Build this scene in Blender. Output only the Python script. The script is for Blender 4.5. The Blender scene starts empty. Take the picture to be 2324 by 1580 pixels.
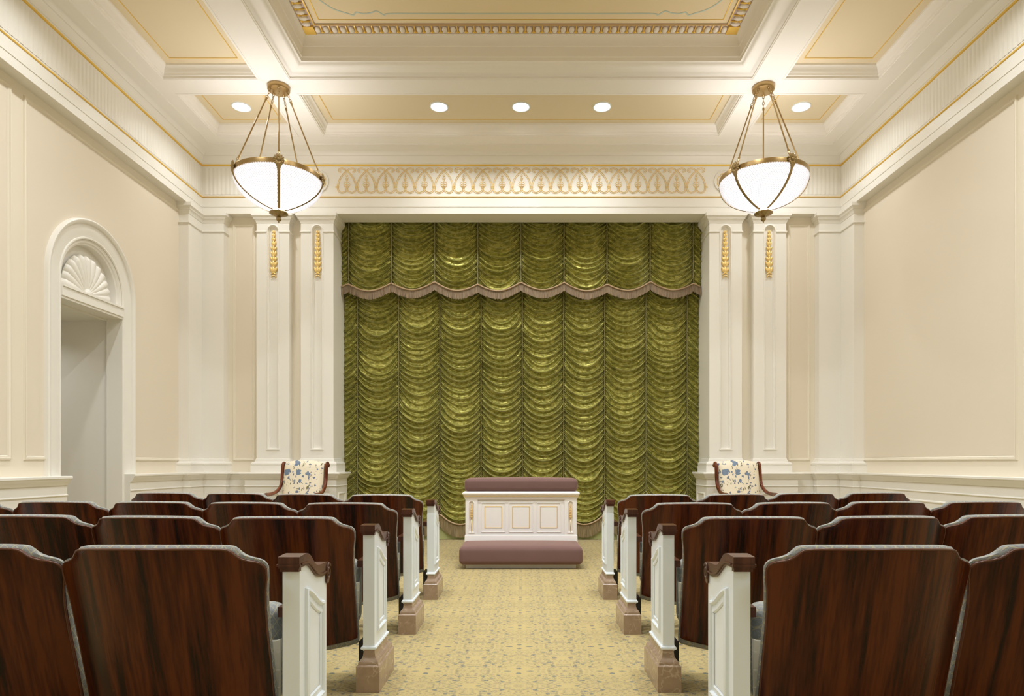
import bpy, bmesh, math, random
import numpy as np
from mathutils import Matrix, Vector
PI = math.pi
random.seed(4)
SC = bpy.context.scene
COL = SC.collection

# ------------------------------------------------------------------ camera
cam_d = bpy.data.cameras.new('camera')
cam = bpy.data.objects.new('camera', cam_d)
COL.objects.link(cam)
cam.location = (0.022, 0.0, 1.1)
cam.rotation_euler = (PI / 2, 0, 0)
cam_d.sensor_width = 36.0
cam_d.lens = 1470.0 / 2324.0 * 36.0
cam_d.shift_x = -25.0 / 2324.0
cam_d.shift_y = 261.0 / 2324.0
cam_d.clip_start = 0.05
SC.camera = cam

# ------------------------------------------------------------------ world, exposure
w = bpy.data.worlds.new('world')
SC.world = w
w.use_nodes = True
w.node_tree.nodes['Background'].inputs[0].default_value = (1.0, 0.9, 0.75, 1)
w.node_tree.nodes['Background'].inputs[1].default_value = 0.0
SC.view_settings.view_transform = 'Standard'
SC.view_settings.look = 'None'
SC.view_settings.gamma = 1
SC.view_settings.use_curve_mapping = False
SC.view_settings.exposure = 0.0
SC.cycles.max_bounces = 10
SC.cycles.diffuse_bounces = 7
SC.cycles.sample_clamp_indirect = 6.0
SC.cycles.use_denoising = True

# ------------------------------------------------------------------ lamps
BOWL_E = 5.0          # emission of the crystal bowls
UP_W = 5.0           # lamp inside each bowl
DOWN_W = 23.5         # each recessed downlight
WARM = (.965, .995, 1.02)

def area_disk(name, loc, power, size, col=WARM, spread=2.4):
    l = bpy.data.lights.new(name, 'AREA')
    l.shape = 'DISK'; l.size = size; l.energy = power; l.color = col; l.spread = spread
    o = bpy.data.objects.new(name, l)
    COL.objects.link(o)
    o.location = loc
    return o

def point(name, loc, power, r, col=WARM, parent=None):
    l = bpy.data.lights.new(name, 'POINT')
    l.energy = power; l.color = col; l.shadow_soft_size = r
    o = bpy.data.objects.new(name, l)
    COL.objects.link(o)
    o.location = loc
    if parent: o.parent = parent
    return o

# ------------------------------------------------------------------ materials
def mat(name, col, rough=0.6, metal=0.0, spec=0.5, sheen=0.0, coat=0.0):
    m = bpy.data.materials.new(name)
    m.use_nodes = True
    b = m.node_tree.nodes['Principled BSDF']
    b.inputs['Base Color'].default_value = (*col, 1)
    b.inputs['Roughness'].default_value = rough
    b.inputs['Metallic'].default_value = metal
    b.inputs['Specular IOR Level'].default_value = spec
    b.inputs['Sheen Weight'].default_value = sheen
    b.inputs['Coat Weight'].default_value = coat
    return m

class N:
    """tiny node helper"""
    def __init__(s, m):
        s.t = m.node_tree; s.n = s.t.nodes; s.l = s.t.links
        s.b = s.n['Principled BSDF']
    def add(s, kind, **kw):
        x = s.n.new(kind)
        for k, v in kw.items(): setattr(x, k, v)
        return x
    def lk(s, a, b): s.l.new(a, b)
    def math(s, op, a, b=None, c=None, clamp=False):
        x = s.n.new('ShaderNodeMath'); x.operation = op; x.use_clamp = clamp
        for i, v in enumerate((a, b, c)):
            if v is None: continue
            if hasattr(v, 'node'): s.lk(v, x.inputs[i])
            else: x.inputs[i].default_value = v
        return x.outputs[0]
    def mix(s, f, a, b):
        x = s.n.new('ShaderNodeMix'); x.data_type = 'RGBA'
        for i, v in ((0, f), (6, a), (7, b)):
            if hasattr(v, 'node'): s.lk(v, x.inputs[i])
            elif isinstance(v, tuple): x.inputs[i].default_value = (*v, 1)
            else: x.inputs[i].default_value = v
        return x.outputs[2]
    def noise(s, vec, scale, detail=4, rough=.5, dist=0.0):
        x = s.n.new('ShaderNodeTexNoise')
        x.inputs['Scale'].default_value = scale; x.inputs['Detail'].default_value = detail
        x.inputs['Roughness'].default_value = rough; x.inputs['Distortion'].default_value = dist
        if vec is not None: s.lk(vec, x.inputs['Vector'])
        return x.outputs['Fac']
    def ramp(s, f, stops):
        x = s.n.new('ShaderNodeValToRGB')
        e = x.color_ramp.elements
        while len(e) < len(stops): e.new(.5)
        for i, (p, c) in enumerate(stops):
            e[i].position = p; e[i].color = (*c, 1) if len(c) == 3 else c
        s.lk(f, x.inputs[0])
        return x.outputs[0]
    def coord(s, which='Object'):
        x = s.n.new('ShaderNodeTexCoord'); return x.outputs[which]
    def mapping(s, vec, scale=(1, 1, 1), rot=(0, 0, 0), loc=(0, 0, 0)):
        x = s.n.new('ShaderNodeMapping'); s.lk(vec, x.inputs[0])
        x.inputs['Scale'].default_value = scale; x.inputs['Rotation'].default_value = rot
        x.inputs['Location'].default_value = loc
        return x.outputs[0]
    def bump(s, h, strength=.3, dist=.01):
        x = s.n.new('ShaderNodeBump'); s.lk(h, x.inputs['Height'])
        x.inputs['Strength'].default_value = strength; x.inputs['Distance'].default_value = dist
        s.lk(x.outputs[0], s.b.inputs['Normal'])

def wall_paint(name, col, rough=.55):
    m = mat(name, col, rough, spec=.35)
    k = N(m)
    f = k.noise(k.coord(), 1.3, 3)
    c = k.mix(f, tuple(x * .985 for x in col), tuple(min(1, x * 1.015) for x in col))
    k.lk(c, k.b.inputs['Base Color'])
    k.bump(k.noise(k.coord(), 260, 2), .04, .002)
    return m

M_TRIM = wall_paint('white_trim_paint', (.83, .808, .75), .38)
M_WALL = wall_paint('cream_wall_paint', (.77, .695, .575), .5)
M_STILE = wall_paint('pale_cream_wall_paint', (.80, .735, .61), .45)
M_CEIL = wall_paint('ceiling_white_paint', (.87, .84, .795), .6)
M_CPANEL = wall_paint('ceiling_panel_cream', (.76, .65, .46), .6)
M_TPANEL = wall_paint('tray_panel_cream', (.80, .67, .45), .6)
M_MAUVE = mat('egg_band_ground', (.55, .43, .40), .6)
M_EGG = mat('egg_ornament_white', (.78, .72, .66), .5)
M_BLUE = mat('pale_blue_painted_line', (.52, .60, .56), .6)
M_GOLD = mat('gold_leaf', (.83, .56, .12), .38, .55)
M_GOLDLT = mat('soft_gold_leaf', (.92, .68, .28), .42, .2)
M_GOLDGAR = mat('bright_gold_leaf', (.92, .68, .27), .35, .4)
M_BRASS = mat('antique_brass', (.42, .29, .13), .3, 1.0)
k = N(M_BRASS); k.bump(k.noise(k.mapping(k.coord(), (1, 1, 60)), 12, 3), .08, .002)
M_BRASSO = mat('cast_brass_ornament', (.36, .26, .12), .42, .9)
k = N(M_BRASSO); k.bump(k.noise(k.coord(), 90, 3), .5, .004)
M_WHITE = mat('cool_white_enamel', (.84, .92, 1.0), .3)
M_ALTAR = mat('altar_white_enamel', (.88, .86, .85), .32)
M_PLASTIC = mat('ivory_seat_shell', (.78, .74, .62), .35)
M_BLACK = mat('black_metal', (.01, .01, .012), .4)

def emis(name, col, s):
    m = bpy.data.materials.new(name); m.use_nodes = True
    b = m.node_tree.nodes['Principled BSDF']
    b.inputs['Base Color'].default_value = (.8, .8, .8, 1)
    b.inputs['Emission Color'].default_value = (*col, 1)
    b.inputs['Emission Strength'].default_value = s
    return m
M_LENS = emis('lit_lens', (1, .96, .9), 14)

# mahogany with ribbon stripes
def wood(name, dark, mid, hi, scale=1.0, rough=.22, seedobj=True):
    m = mat(name, mid, rough, spec=.28)
    k = N(m)
    co = k.coord()
    oi = k.add('ShaderNodeObjectInfo')
    off = k.add('ShaderNodeVectorMath', operation='SCALE')
    k.lk(oi.outputs['Location'], off.inputs[0]); off.inputs['Scale'].default_value = 1.37
    ad = k.add('ShaderNodeVectorMath', operation='ADD')
    k.lk(co, ad.inputs[0]); k.lk(off.outputs[0], ad.inputs[1])
    v = k.mapping(ad.outputs[0], (13 * scale, 3 * scale, .22 * scale))
    f1 = k.noise(v, 1.6, 3, .55, .3)
    v2 = k.mapping(ad.outputs[0], (70 * scale, 20, 1.6 * scale))
    f2 = k.noise(v2, 1.5, 3, .6)
    f = k.math('MULTIPLY_ADD', f2, .30, k.math('MULTIPLY', f1, .75))
    c = k.ramp(f, [(.40, dark), (.5, mid), (.61, hi)])
    k.lk(c, k.b.inputs['Base Color'])
    k.bump(f2, .03, .001)
    return m
M_WOOD = wood('ribbon_mahogany', (.011, .0017, .0004), (.050, .0085, .0014), (.100, .0215, .0036))
M_WOODR = mat('mahogany_edge_highlight', (.10, .032, .014), .22)  # lighter than the back wood, paints the highlight along the rim
M_CAP = wood('cap_wood', (.055, .018, .009), (.080, .028, .014), (.105, .039, .021), 1.4, .28)
M_FRAMEW = wood('armchair_wood', (.07, .014, .006), (.13, .032, .013), (.20, .06, .025), 1.6, .18)

# lattice fabric
def lattice(name):
    m = mat(name, (.25, .27, .27), .8, sheen=.3)
    k = N(m)
    sep = k.add('ShaderNodeSeparateXYZ'); k.lk(k.coord(), sep.inputs[0])
    x = k.math('ADD', sep.outputs[0], k.math('MULTIPLY', sep.outputs[1], .8)); z = sep.outputs[2]
    zz = k.math('ADD', z, k.math('MULTIPLY', sep.outputs[1], .5))
    def line(a):
        t = k.math('FRACT', k.math('MULTIPLY', a, 30.0))
        return k.math('LESS_THAN', k.math('ABSOLUTE', k.math('SUBTRACT', t, .5)), .055)
    l1 = line(k.math('ADD', x, k.math('MULTIPLY', zz, .8)))
    l2 = line(k.math('SUBTRACT', x, k.math('MULTIPLY', zz, .8)))
    ln = k.math('MAXIMUM', l1, l2)
    g = k.noise(k.coord(), 220, 2)
    base = k.mix(g, (.12, .135, .145), (.36, .37, .35))
    k.lk(k.mix(k.math('MULTIPLY', ln, .7), base, (.48, .42, .25)), k.b.inputs['Base Color'])
    k.bump(g, .4, .003)
    return m
M_FAB = lattice('blue_grey_lattice_fabric')

# marble
M_MARB = mat('brown_marble', (.30, .21, .15), .22)
k = N(M_MARB)
vo = k.add('ShaderNodeTexVoronoi', feature='DISTANCE_TO_EDGE')
wv = k.add('ShaderNodeVectorMath', operation='ADD')
nz = k.add('ShaderNodeTexNoise'); nz.inputs['Scale'].default_value = 9; nz.inputs['Detail'].default_value = 4
sc_ = k.add('ShaderNodeVectorMath', operation='SCALE'); sc_.inputs['Scale'].default_value = .16
k.lk(nz.outputs['Color'], sc_.inputs[0])
oi = k.add('ShaderNodeObjectInfo')
ad0 = k.add('ShaderNodeVectorMath', operation='ADD'); k.lk(k.coord(), ad0.inputs[0]); k.lk(oi.outputs['Location'], ad0.inputs[1])
k.lk(ad0.outputs[0], wv.inputs[0]); k.lk(sc_.outputs[0], wv.inputs[1])
k.lk(ad0.outputs[0], nz.inputs[0])
k.lk(wv.outputs[0], vo.inputs['Vector']); vo.inputs['Scale'].default_value = 13
vein = k.math('SUBTRACT', 1.0, k.math('MULTIPLY', vo.outputs['Distance'], 22.0, clamp=True))
msk = k.math('MULTIPLY', vein, k.ramp(k.noise(ad0.outputs[0], 14, 2), [(.42, (0, 0, 0)), (.56, (.6, .6, .6))]))
base = k.mix(k.noise(ad0.outputs[0], 20, 5, .6), (.27, .185, .12), (.46, .34, .245))
k.lk(k.mix(msk, base, (.62, .50, .38)), k.b.inputs['Base Color'])

# velvet
def velvet(name, c1, c2):
    m = mat(name, c1, .9, spec=.15, sheen=.7)
    k = N(m)
    k.b.inputs['Sheen Roughness'].default_value = .35
    k.b.inputs['Sheen Tint'].default_value = (.85, .62, .58, 1)
    f = k.noise(k.coord(), 5, 3)
    k.lk(k.mix(f, c1, c2), k.b.inputs['Base Color'])
    k.bump(k.noise(k.coord(), 400, 1), .15, .002)
    return m
M_VELVET = velvet('dusty_mauve_velvet', (.168, .098, .090), (.186, .110, .101))

# curtain satin with figured pile
M_CURT = mat('green_figured_satin', (.12, .13, .02), .4, spec=.6, sheen=1.0)
k = N(M_CURT)
co = k.coord()
n1 = k.noise(k.mapping(co, (1, 1, 1.7)), 17, 4, .6, .6)
n2 = k.noise(k.mapping(co, (1, 1, 2.6)), 70, 3, .6)
fig = k.ramp(k.math('MULTIPLY_ADD', n2, .22, k.math('MULTIPLY', n1, .78)), [(.485, (0, 0, 0)), (.525, (1, 1, 1))])
cc = k.mix(fig, (.20, .195, .028), (.43, .40, .102))
k.lk(k.mix(fig, (.20, .20, .20), (.38, .38, .38)), k.b.inputs['Metallic'])
geo = k.add('ShaderNodeNewGeometry')
k.lk(cc, k.b.inputs['Base Color'])
k.lk(k.mix(fig, (.46, .46, .46), (.34, .34, .34)), k.b.inputs['Roughness'])
k.b.inputs['Specular Tint'].default_value = (.95, .88, .45, 1)
k.b.inputs['Sheen Tint'].default_value = (1.0, 1.0, .58, 1); k.b.inputs['Sheen Roughness'].default_value = .42
k.b.inputs['Specular IOR Level'].default_value = .8
k.bump(n2, .10, .002)
M_LINING = mat('pale_green_lining', (.38, .40, .17), .5, sheen=.3)
M_GATHER = mat('gathering_tape', (.27, .24, .09), .6)

def fringe_mat(name, a, b):
    m = mat(name, a, .55, sheen=.4)
    k = N(m)
    f = k.noise(k.mapping(k.coord(), (230, 1, 6)), 1.0, 3)
    k.lk(k.ramp(f, [(.35, a), (.62, b)]), k.b.inputs['Base Color'])
    return m
M_FRINGE = fringe_mat('rose_taupe_fringe', (.14, .09, .048), (.36, .26, .16))
M_FRINGE2 = fringe_mat('taupe_bullion_fringe', (.12, .085, .030), (.34, .255, .125))
M_GIMP = mat('rose_taupe_braid', (.48, .34, .21), .5)

# floral chair fabric
M_FLORAL = mat('cream_floral_fabric', (.80, .74, .60), .75)
k = N(M_FLORAL)
co = k.coord()
def blobs(scale, thr, rnd=1.0, pet=.0, stretch=1.0, rot=0.0):
    v = k.add('ShaderNodeTexVoronoi', feature='F1'); v.inputs['Scale'].default_value = scale
    v.inputs['Randomness'].default_value = rnd
    nn_ = k.add('ShaderNodeTexNoise'); nn_.inputs['Scale'].default_value = 16; nn_.inputs['Detail'].default_value = 2; k.lk(co, nn_.inputs['Vector'])
    sv_ = k.add('ShaderNodeVectorMath', operation='MULTIPLY_ADD'); k.lk(nn_.outputs['Color'], sv_.inputs[0]); sv_.inputs[1].default_value = (.075, 0, .075)
    k.lk(k.mapping(co, (1, .0, stretch), rot=(0, rot, 0), loc=(3.1 * scale * .01, 0, 1.7)), sv_.inputs[2]); k.lk(sv_.outputs[0], v.inputs['Vector'])
    d = k.math('ADD', v.outputs['Distance'], k.math('MULTIPLY', k.noise(co, 60, 2), pet))
    return k.math('LESS_THAN', d, thr), v
big, vb = blobs(7.5, .38, .9, .16)
sml, vs = blobs(26, .34, 1, .08, .75, .6)
lf, vl = blobs(44, .30, 1, .06, .5, -.6)
region = k.ramp(k.noise(co, 6.5, 2), [(.46, (0, 0, 0)), (.49, (1, 1, 1))])
region2 = k.ramp(k.noise(k.mapping(co, loc=(5, 5, 5)), 7.5, 2), [(.47, (0, 0, 0)), (.50, (1, 1, 1))])
sepc = k.add('ShaderNodeSeparateColor'); k.lk(vb.outputs['Color'], sepc.inputs[0])
bigm = k.math('MULTIPLY', big, k.math('GREATER_THAN', sepc.outputs[0], .40))
c = k.mix(k.math('MULTIPLY', lf, region2), (.80, .72, .56), (.16, .15, .08))
c = k.mix(k.math('MULTIPLY', sml, region), c, (.15, .18, .26))
c = k.mix(bigm, c, k.mix(k.noise(co, 120, 2), (.08, .12, .21), (.26, .33, .42)))
k.lk(c, k.b.inputs['Base Color'])

# carpet
M_CARPET = mat('gold_patterned_carpet', (.6, .45, .2), .95, spec=.1, sheen=.1)
k = N(M_CARPET)
co = k.coord()
sep = k.add('ShaderNodeSeparateXYZ'); k.lk(co, sep.inputs[0])
PX, PY = .488, .455
px = k.math('PINGPONG', k.math('ADD', sep.outputs[0], 50 * PX), PX / 2)
py = k.math('PINGPONG', k.math('ADD', sep.outputs[1], 50 * PY - .24), PY / 2)
comb = k.add('ShaderNodeCombineXYZ'); k.lk(px, comb.inputs[0]); k.lk(py, comb.inputs[1])
pv = comb.outputs[0]
def ell(cx, cy, rx, ry):
    a = k.math('DIVIDE', k.math('SUBTRACT', px, cx), rx)
    b = k.math('DIVIDE', k.math('SUBTRACT', py, cy), ry)
    return k.math('SQRT', k.math('ADD', k.math('MULTIPLY', a, a), k.math('MULTIPLY', b, b)))
def lt(a, b): return k.math('LESS_THAN', a, b)
jn = k.math('MULTIPLY', k.math('SUBTRACT', k.noise(co, 170, 2), .5), .9)
def solid(*e): return lt(k.math('ADD', ell(*e), jn), 1.0)
def ring(e, wdt, g=None):
    d = k.math('ABSOLUTE', k.math('SUBTRACT', ell(*e), 1.0))
    return lt(k.math('ADD', d, k.math('MULTIPLY', jn, .25)), wdt)
petal = k.math('MAXIMUM', solid(.060, 0, .021, .011), solid(0, .040, .014, .014))
dots = k.math('MAXIMUM', solid(.105, .075, .010, .008), solid(.165, .150, .014, .010))
dots = k.math('MAXIMUM', dots, k.math('MAXIMUM', solid(.185, .085, .012, .009), solid(.08, .17, .012, .010)))
dots = k.math('MAXIMUM', dots, k.math('MAXIMUM', solid(PX / 2 - .045, PY / 2, .014, .010), solid(.14, .115, .010, .008)))
rr = ring((PX / 2, PY / 2, .155, .125), .045)
rr = k.math('MAXIMUM', rr, ring((PX / 2, PY / 2, .060, .045), .10))
rr = k.math('MAXIMUM', rr, ring((0, PY / 2, .075, .06), .10))
rr = k.math('MAXIMUM', rr, ring((.0, .115, .020, .014), .22))
rr = k.math('MAXIMUM', rr, ring((PX / 2, .02, .085, .06), .10))
rr = k.math('MAXIMUM', rr, ring((.135, .13, .05, .07), .10))
gate = k.math('GREATER_THAN', k.noise(k.mapping(pv, (1, 1.6, 1)), 42, 2), .50)
rr = k.math('MULTIPLY', rr, gate)
nn = k.noise(k.mapping(pv, (1, 1.9, 1)), 52, 3, .55)
dash = k.math('GREATER_THAN', nn, .565)
far0 = k.math('GREATER_THAN', ell(0, 0, .085, .070), 1.0)
far1 = k.math('GREATER_THAN', ell(PX / 2, PY / 2, .055, .045), 1.0)
dash = k.math('MULTIPLY', k.math('MULTIPLY', dash, far0), far1)
spk = k.math('GREATER_THAN', k.noise(co, 300, 1), .44)
blue = k.math('MAXIMUM', petal, dots)
olv = k.math('MULTIPLY', k.math('MAXIMUM', rr, dash), spk)
olvc = k.mix(k.noise(pv, 14, 1), (.185, .155, .085), (.17, .20, .17))
ground = k.mix(k.noise(co, 500, 2), (.385, .300, .130), (.535, .425, .200))
c = k.mix(k.math('MULTIPLY', olv, .85), ground, olvc)
spk2 = k.math('GREATER_THAN', k.noise(co, 240, 1), .40)
c = k.mix(k.math('MULTIPLY', k.math('MULTIPLY', blue, spk2), .85), c, (.10, .13, .135))
k.lk(c, k.b.inputs['Base Color'])
k.bump(k.noise(co, 420, 2), .5, .004)

# crystal bowl
M_BOWL = emis('lit_crystal_liner', (1.0, .965, .95), BOWL_E)
M_BEAD = mat('crystal_beads', (.45, .45, .50), .08, spec=.9)
kq_ = N(M_BOWL)
sp_ = kq_.add('ShaderNodeSeparateXYZ'); kq_.lk(kq_.coord(), sp_.inputs[0])
rows_ = kq_.math('SINE', kq_.math('MULTIPLY', sp_.outputs[2], 2 * PI / .0145))
nz_ = kq_.noise(kq_.mapping(kq_.coord(), (55, 55, 70)), 1.0, 3, .6)
hh_ = kq_.math('MULTIPLY_ADD', sp_.outputs[2], -1.1, -1.13)           # stronger texture near the rim
pt_ = kq_.math('ADD', kq_.math('MULTIPLY_ADD', rows_, .10, nz_), hh_)
em_ = kq_.math('MULTIPLY_ADD', kq_.math('MULTIPLY', kq_.math('SUBTRACT', pt_, .505), 5.5, clamp=True), BOWL_E - .55, .55)
kq_.lk(em_, kq_.b.inputs['Emission Strength'])
kb = N(M_BEAD)
kb.b.inputs['Emission Color'].default_value = (1, .96, .97, 1)
kb.b.inputs['Emission Strength'].default_value = .55

# ------------------------------------------------------------------ mesh helpers
def mk(name, V, F, m, parent=None, smooth=False, angle=None):
    me = bpy.data.meshes.new(name)
    if isinstance(V, np.ndarray): V = V.tolist()
    me.from_pydata(V, [], F)
    me.validate()
    mats = m if isinstance(m, (list, tuple)) else [m]
    for x in mats: me.materials.append(x)
    if smooth:
        me.polygons.foreach_set('use_smooth', [True] * len(me.polygons))
        if angle:
            try: me.set_sharp_from_angle(angle=math.radians(angle))
            except Exception: pass
    o = bpy.data.objects.new(name, me)
    COL.objects.link(o)
    if parent: o.parent = parent
    return o

def fixn(o):
    bm = bmesh.new(); bm.from_mesh(o.data)
    bmesh.ops.recalc_face_normals(bm, faces=bm.faces)
    bm.to_mesh(o.data); bm.free()
    return o

class G:
    """geometry collector"""
    def __init__(s): s.V = []; s.F = []
    def add(s, V, F):
        b = len(s.V); s.V += [tuple(v) for v in V]; s.F += [tuple(i + b for i in f) for f in F]
    def quad(s, *p): s.add(p, [tuple(range(len(p)))])
    def box(s, x0, x1, y0, y1, z0, z1):
        s.add([(x0, y0, z0), (x1, y0, z0), (x1, y1, z0), (x0, y1, z0), (x0, y0, z1), (x1, y0, z1), (x1, y1, z1), (x0, y1, z1)],
              [(0, 3, 2, 1), (4, 5, 6, 7), (0, 1, 5, 4), (1, 2, 6, 5), (2, 3, 7, 6), (3, 0, 4, 7)])
    def sweep(s, path, prof, closed=False, M=None, side=1, cap=False):
        """path: 2D points; prof: list of (offset, height); M maps (u, v, w) to world"""
        P = [Vector(p) for p in path]; n = len(P); V = []
        for i in range(n):
            if closed or 0 < i < n - 1:
                d0 = (P[i] - P[(i - 1) % n]).normalized(); d1 = (P[(i + 1) % n] - P[i]).normalized()
                n0 = Vector((-d0.y, d0.x)); n1 = Vector((-d1.y, d1.x))
                mv = n0 + n1
                mv = mv / max(1e-6, mv.dot(n0))
            else:
                d = (P[1] - P[0] if i == 0 else P[-1] - P[-2]).normalized()
                mv = Vector((-d.y, d.x))
            mv *= side
            for (o_, w_) in prof:
                q = Vector((P[i].x + mv.x * o_, P[i].y + mv.y * o_, w_))
                V.append(M(q) if M else q)
        m = len(prof); F = []
        for i in range(n if closed else n - 1):
            j = (i + 1) % n
            for a in range(m - 1):
                F.append((i * m + a, j * m + a, j * m + a + 1, i * m + a + 1))
        if cap and not closed:
            F.append(tuple(range(m))); F.append(tuple((n - 1) * m + a for a in reversed(range(m))))
        s.add(V, F)
    def tube(s, pts, r, seg=6, closed=False, cap=True, flat=None):
        P = [Vector(p) for p in pts]; n = len(P); V = []
        rs = r if isinstance(r, (list, tuple)) else [r] * n
        up = None
        for i in range(n):
            if closed: t = (P[(i + 1) % n] - P[i - 1])
            else: t = P[min(i + 1, n - 1)] - P[max(i - 1, 0)]
            t.normalize()
            if up is None:
                up = Vector((0, 0, 1)) if abs(t.z) < .9 else Vector((1, 0, 0))
            a = (up - t * up.dot(t)).normalized(); b = t.cross(a); up = a
            for q in range(seg):
                th = 2 * PI * q / seg
                sx, sy = (1, 1) if flat is None else flat
                V.append(P[i] + a * (math.cos(th) * rs[i] * sx) + b * (math.sin(th) * rs[i] * sy))
        F = []
        for i in range(n if closed else n - 1):
            j = (i + 1) % n
            for q in range(seg):
                q2 = (q + 1) % seg
                F.append((i * seg + q, i * seg + q2, j * seg + q2, j * seg + q))
        if cap and not closed:
            F.append(tuple(reversed(range(seg)))); F.append(tuple((n - 1) * seg + q for q in range(seg)))
        s.add(V, F)
    def lathe(s, prof, seg=32, c=(0, 0, 0), a0=0, a1=2 * PI):
        full = abs(a1 - a0 - 2 * PI) < 1e-6
        ns = seg if full else seg + 1
        V = []
        for i in range(ns):
            a = a0 + (a1 - a0) * i / seg
            for (r_, z_) in prof: V.append((c[0] + r_ * math.cos(a), c[1] + r_ * math.sin(a), c[2] + z_))
        m = len(prof); F = []
        for i in range(seg):
            j = (i + 1) % ns
            for q in range(m - 1): F.append((i * m + q, j * m + q, j * m + q + 1, i * m + q + 1))
        s.add(V, F)
    def ellipsoid(s, c, r, seg=8, rings=5, M=None):
        V = [];
        for i in range(rings + 1):
            ph = PI * i / rings
            for q in range(seg):
                th = 2 * PI * q / seg
                p = Vector((r[0] * math.sin(ph) * math.cos(th), r[1] * math.sin(ph) * math.sin(th), r[2] * math.cos(ph)))
                if M: p = M @ p
                V.append((c[0] + p.x, c[1] + p.y, c[2] + p.z))
        F = []
        for i in range(rings):
            for q in range(seg):
                q2 = (q + 1) % seg
                F.append((i * seg + q, (i + 1) * seg + q, (i + 1) * seg + q2, i * seg + q2))
        s.add(V, F)
    def prism(s, poly, M):
        """poly: 2D pts; M(u, v, w) with w in 0..1"""
        n = len(poly)
        V = [M(Vector((p[0], p[1], 0))) for p in poly] + [M(Vector((p[0], p[1], 1))) for p in poly]
        F = [tuple(reversed(range(n))), tuple(range(n, 2 * n))]
        for i in range(n):
            j = (i + 1) % n; F.append((i, j, n + j, n + i))
        s.add(V, F)
    def build(s, name, m, parent=None, smooth=False, angle=None, fix=True):
        o = mk(name, s.V, s.F, m, parent, smooth, angle)
        if fix: fixn(o)
        return o

def tag(o, label=None, cat=None, group=None, kind=None):
    if label: o['label'] = label
    if cat: o['category'] = cat
    if group: o['group'] = group
    if kind: o['kind'] = kind
    return o
def struct(o): o['kind'] = 'structure'; return o
def empty(name, loc=(0, 0, 0), rz=0, parent=None):
    o = bpy.data.objects.new(name, None); COL.objects.link(o)
    o.location = loc; o.rotation_euler = (0, 0, rz); o.empty_display_size = .1
    if parent: o.parent = parent
    return o
def copy_tree(o, parent=None):
    c = o.copy(); COL.objects.link(c)
    if parent: c.parent = parent
    for ch in list(o.children): copy_tree(ch, c)
    return c
def rbox(name, x0, x1, y0, y1, z0, z1, r, seg, m, parent=None, crown=0.0):
    bm = bmesh.new()
    bmesh.ops.create_cube(bm, size=1)
    for v in bm.verts:
        v.co = Vector(((x0 + x1) / 2 + v.co.x * (x1 - x0), (y0 + y1) / 2 + v.co.y * (y1 - y0), (z0 + z1) / 2 + v.co.z * (z1 - z0)))
    bmesh.ops.bevel(bm, geom=list(bm.edges), offset=r, segments=seg, profile=.5, affect='EDGES')
    if crown:
        bmesh.ops.subdivide_edges(bm, edges=[e for e in bm.edges if e.calc_length() > .15], cuts=10, use_grid_fill=True)
        cx, cy, hx, hy = (x0 + x1) / 2, (y0 + y1) / 2, (x1 - x0) / 2, (y1 - y0) / 2
        for v in bm.verts:
            if v.co.z > (z0 + z1) / 2:
                u = min(1, abs((v.co.x - cx) / hx)); t = min(1, abs((v.co.y - cy) / hy))
                v.co.z += crown * (1 - u ** 3) * (1 - t ** 3)
    me = bpy.data.meshes.new(name); bm.to_mesh(me); bm.free()
    me.polygons.foreach_set('use_smooth', [True] * len(me.polygons))
    me.materials.append(m)
    o = bpy.data.objects.new(name, me); COL.objects.link(o)
    if parent: o.parent = parent
    return o

def rect(x0, x1, y0, y1): return [(x0, y0), (x1, y0), (x1, y1), (x0, y1)]   # counter-clockwise: left normal points inside
def arc_pts(cx, cy, r, a0, a1, n): return [(cx + r * math.cos(a0 + (a1 - a0) * i / n), cy + r * math.sin(a0 + (a1 - a0) * i / n)) for i in range(n + 1)]

# ------------------------------------------------------------------ room numbers
XE, XW = 4.326, 4.456          # entablature face / wall face
YE, YW = 8.77, 8.90
YB = -1.5                      # wall behind the camera
ZS, ZG1, ZG2, ZC = 4.477, 4.704, 5.12, 5.32
XO = 2.545                     # half width of the curtain opening
YC = 9.20                      # curtain

# floor
g = G(); g.quad((-6.2, YB - .3, 0), (6.2, YB - .3, 0), (6.2, 9.7, 0), (-6.2, 9.7, 0))
struct(g.build('floor', M_CARPET, fix=False))

# ---- left wall with arched doorway
DY0, DY1, DC, DSP, DR = 6.26, 7.22, 6.74, 2.92, .48
g = G()
X = -XW
g.quad((X, YB, 0), (X, DY0, 0), (X, DY0, ZS), (X, YB, ZS))
g.quad((X, DY1, 0), (X, YW, 0), (X, YW, ZS), (X, DY1, ZS))
ap = arc_pts(DC, DSP, DR, PI, 0, 28)
for i in range(28):
    a, b = ap[i], ap[i + 1]
    g.quad((X, a[0], a[1]), (X, b[0], b[1]), (X, b[0], ZS), (X, a[0], ZS))
struct(g.build('wall_left', M_STILE, fix=False))
g = G(); g.quad((XW, YB, 0), (XW, YW, 0), (XW, YW, ZS), (XW, YB, ZS))
struct(g.build('wall_right', M_STILE, fix=False))
g = G(); g.quad((-XW, YB, 0), (XW, YB, 0), (XW, YB, ZC), (-XW, YB, ZC))
struct(g.build('wall_front', M_STILE, fix=False))
g = G()
for s in (-1, 1):
    a, b = sorted((s * XW, s * XO))
    g.quad((a, YW, 0), (b, YW, 0), (b, YW, ZS), (a, YW, ZS))
wb = struct(g.build('wall_back', M_STILE, fix=False))
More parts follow.
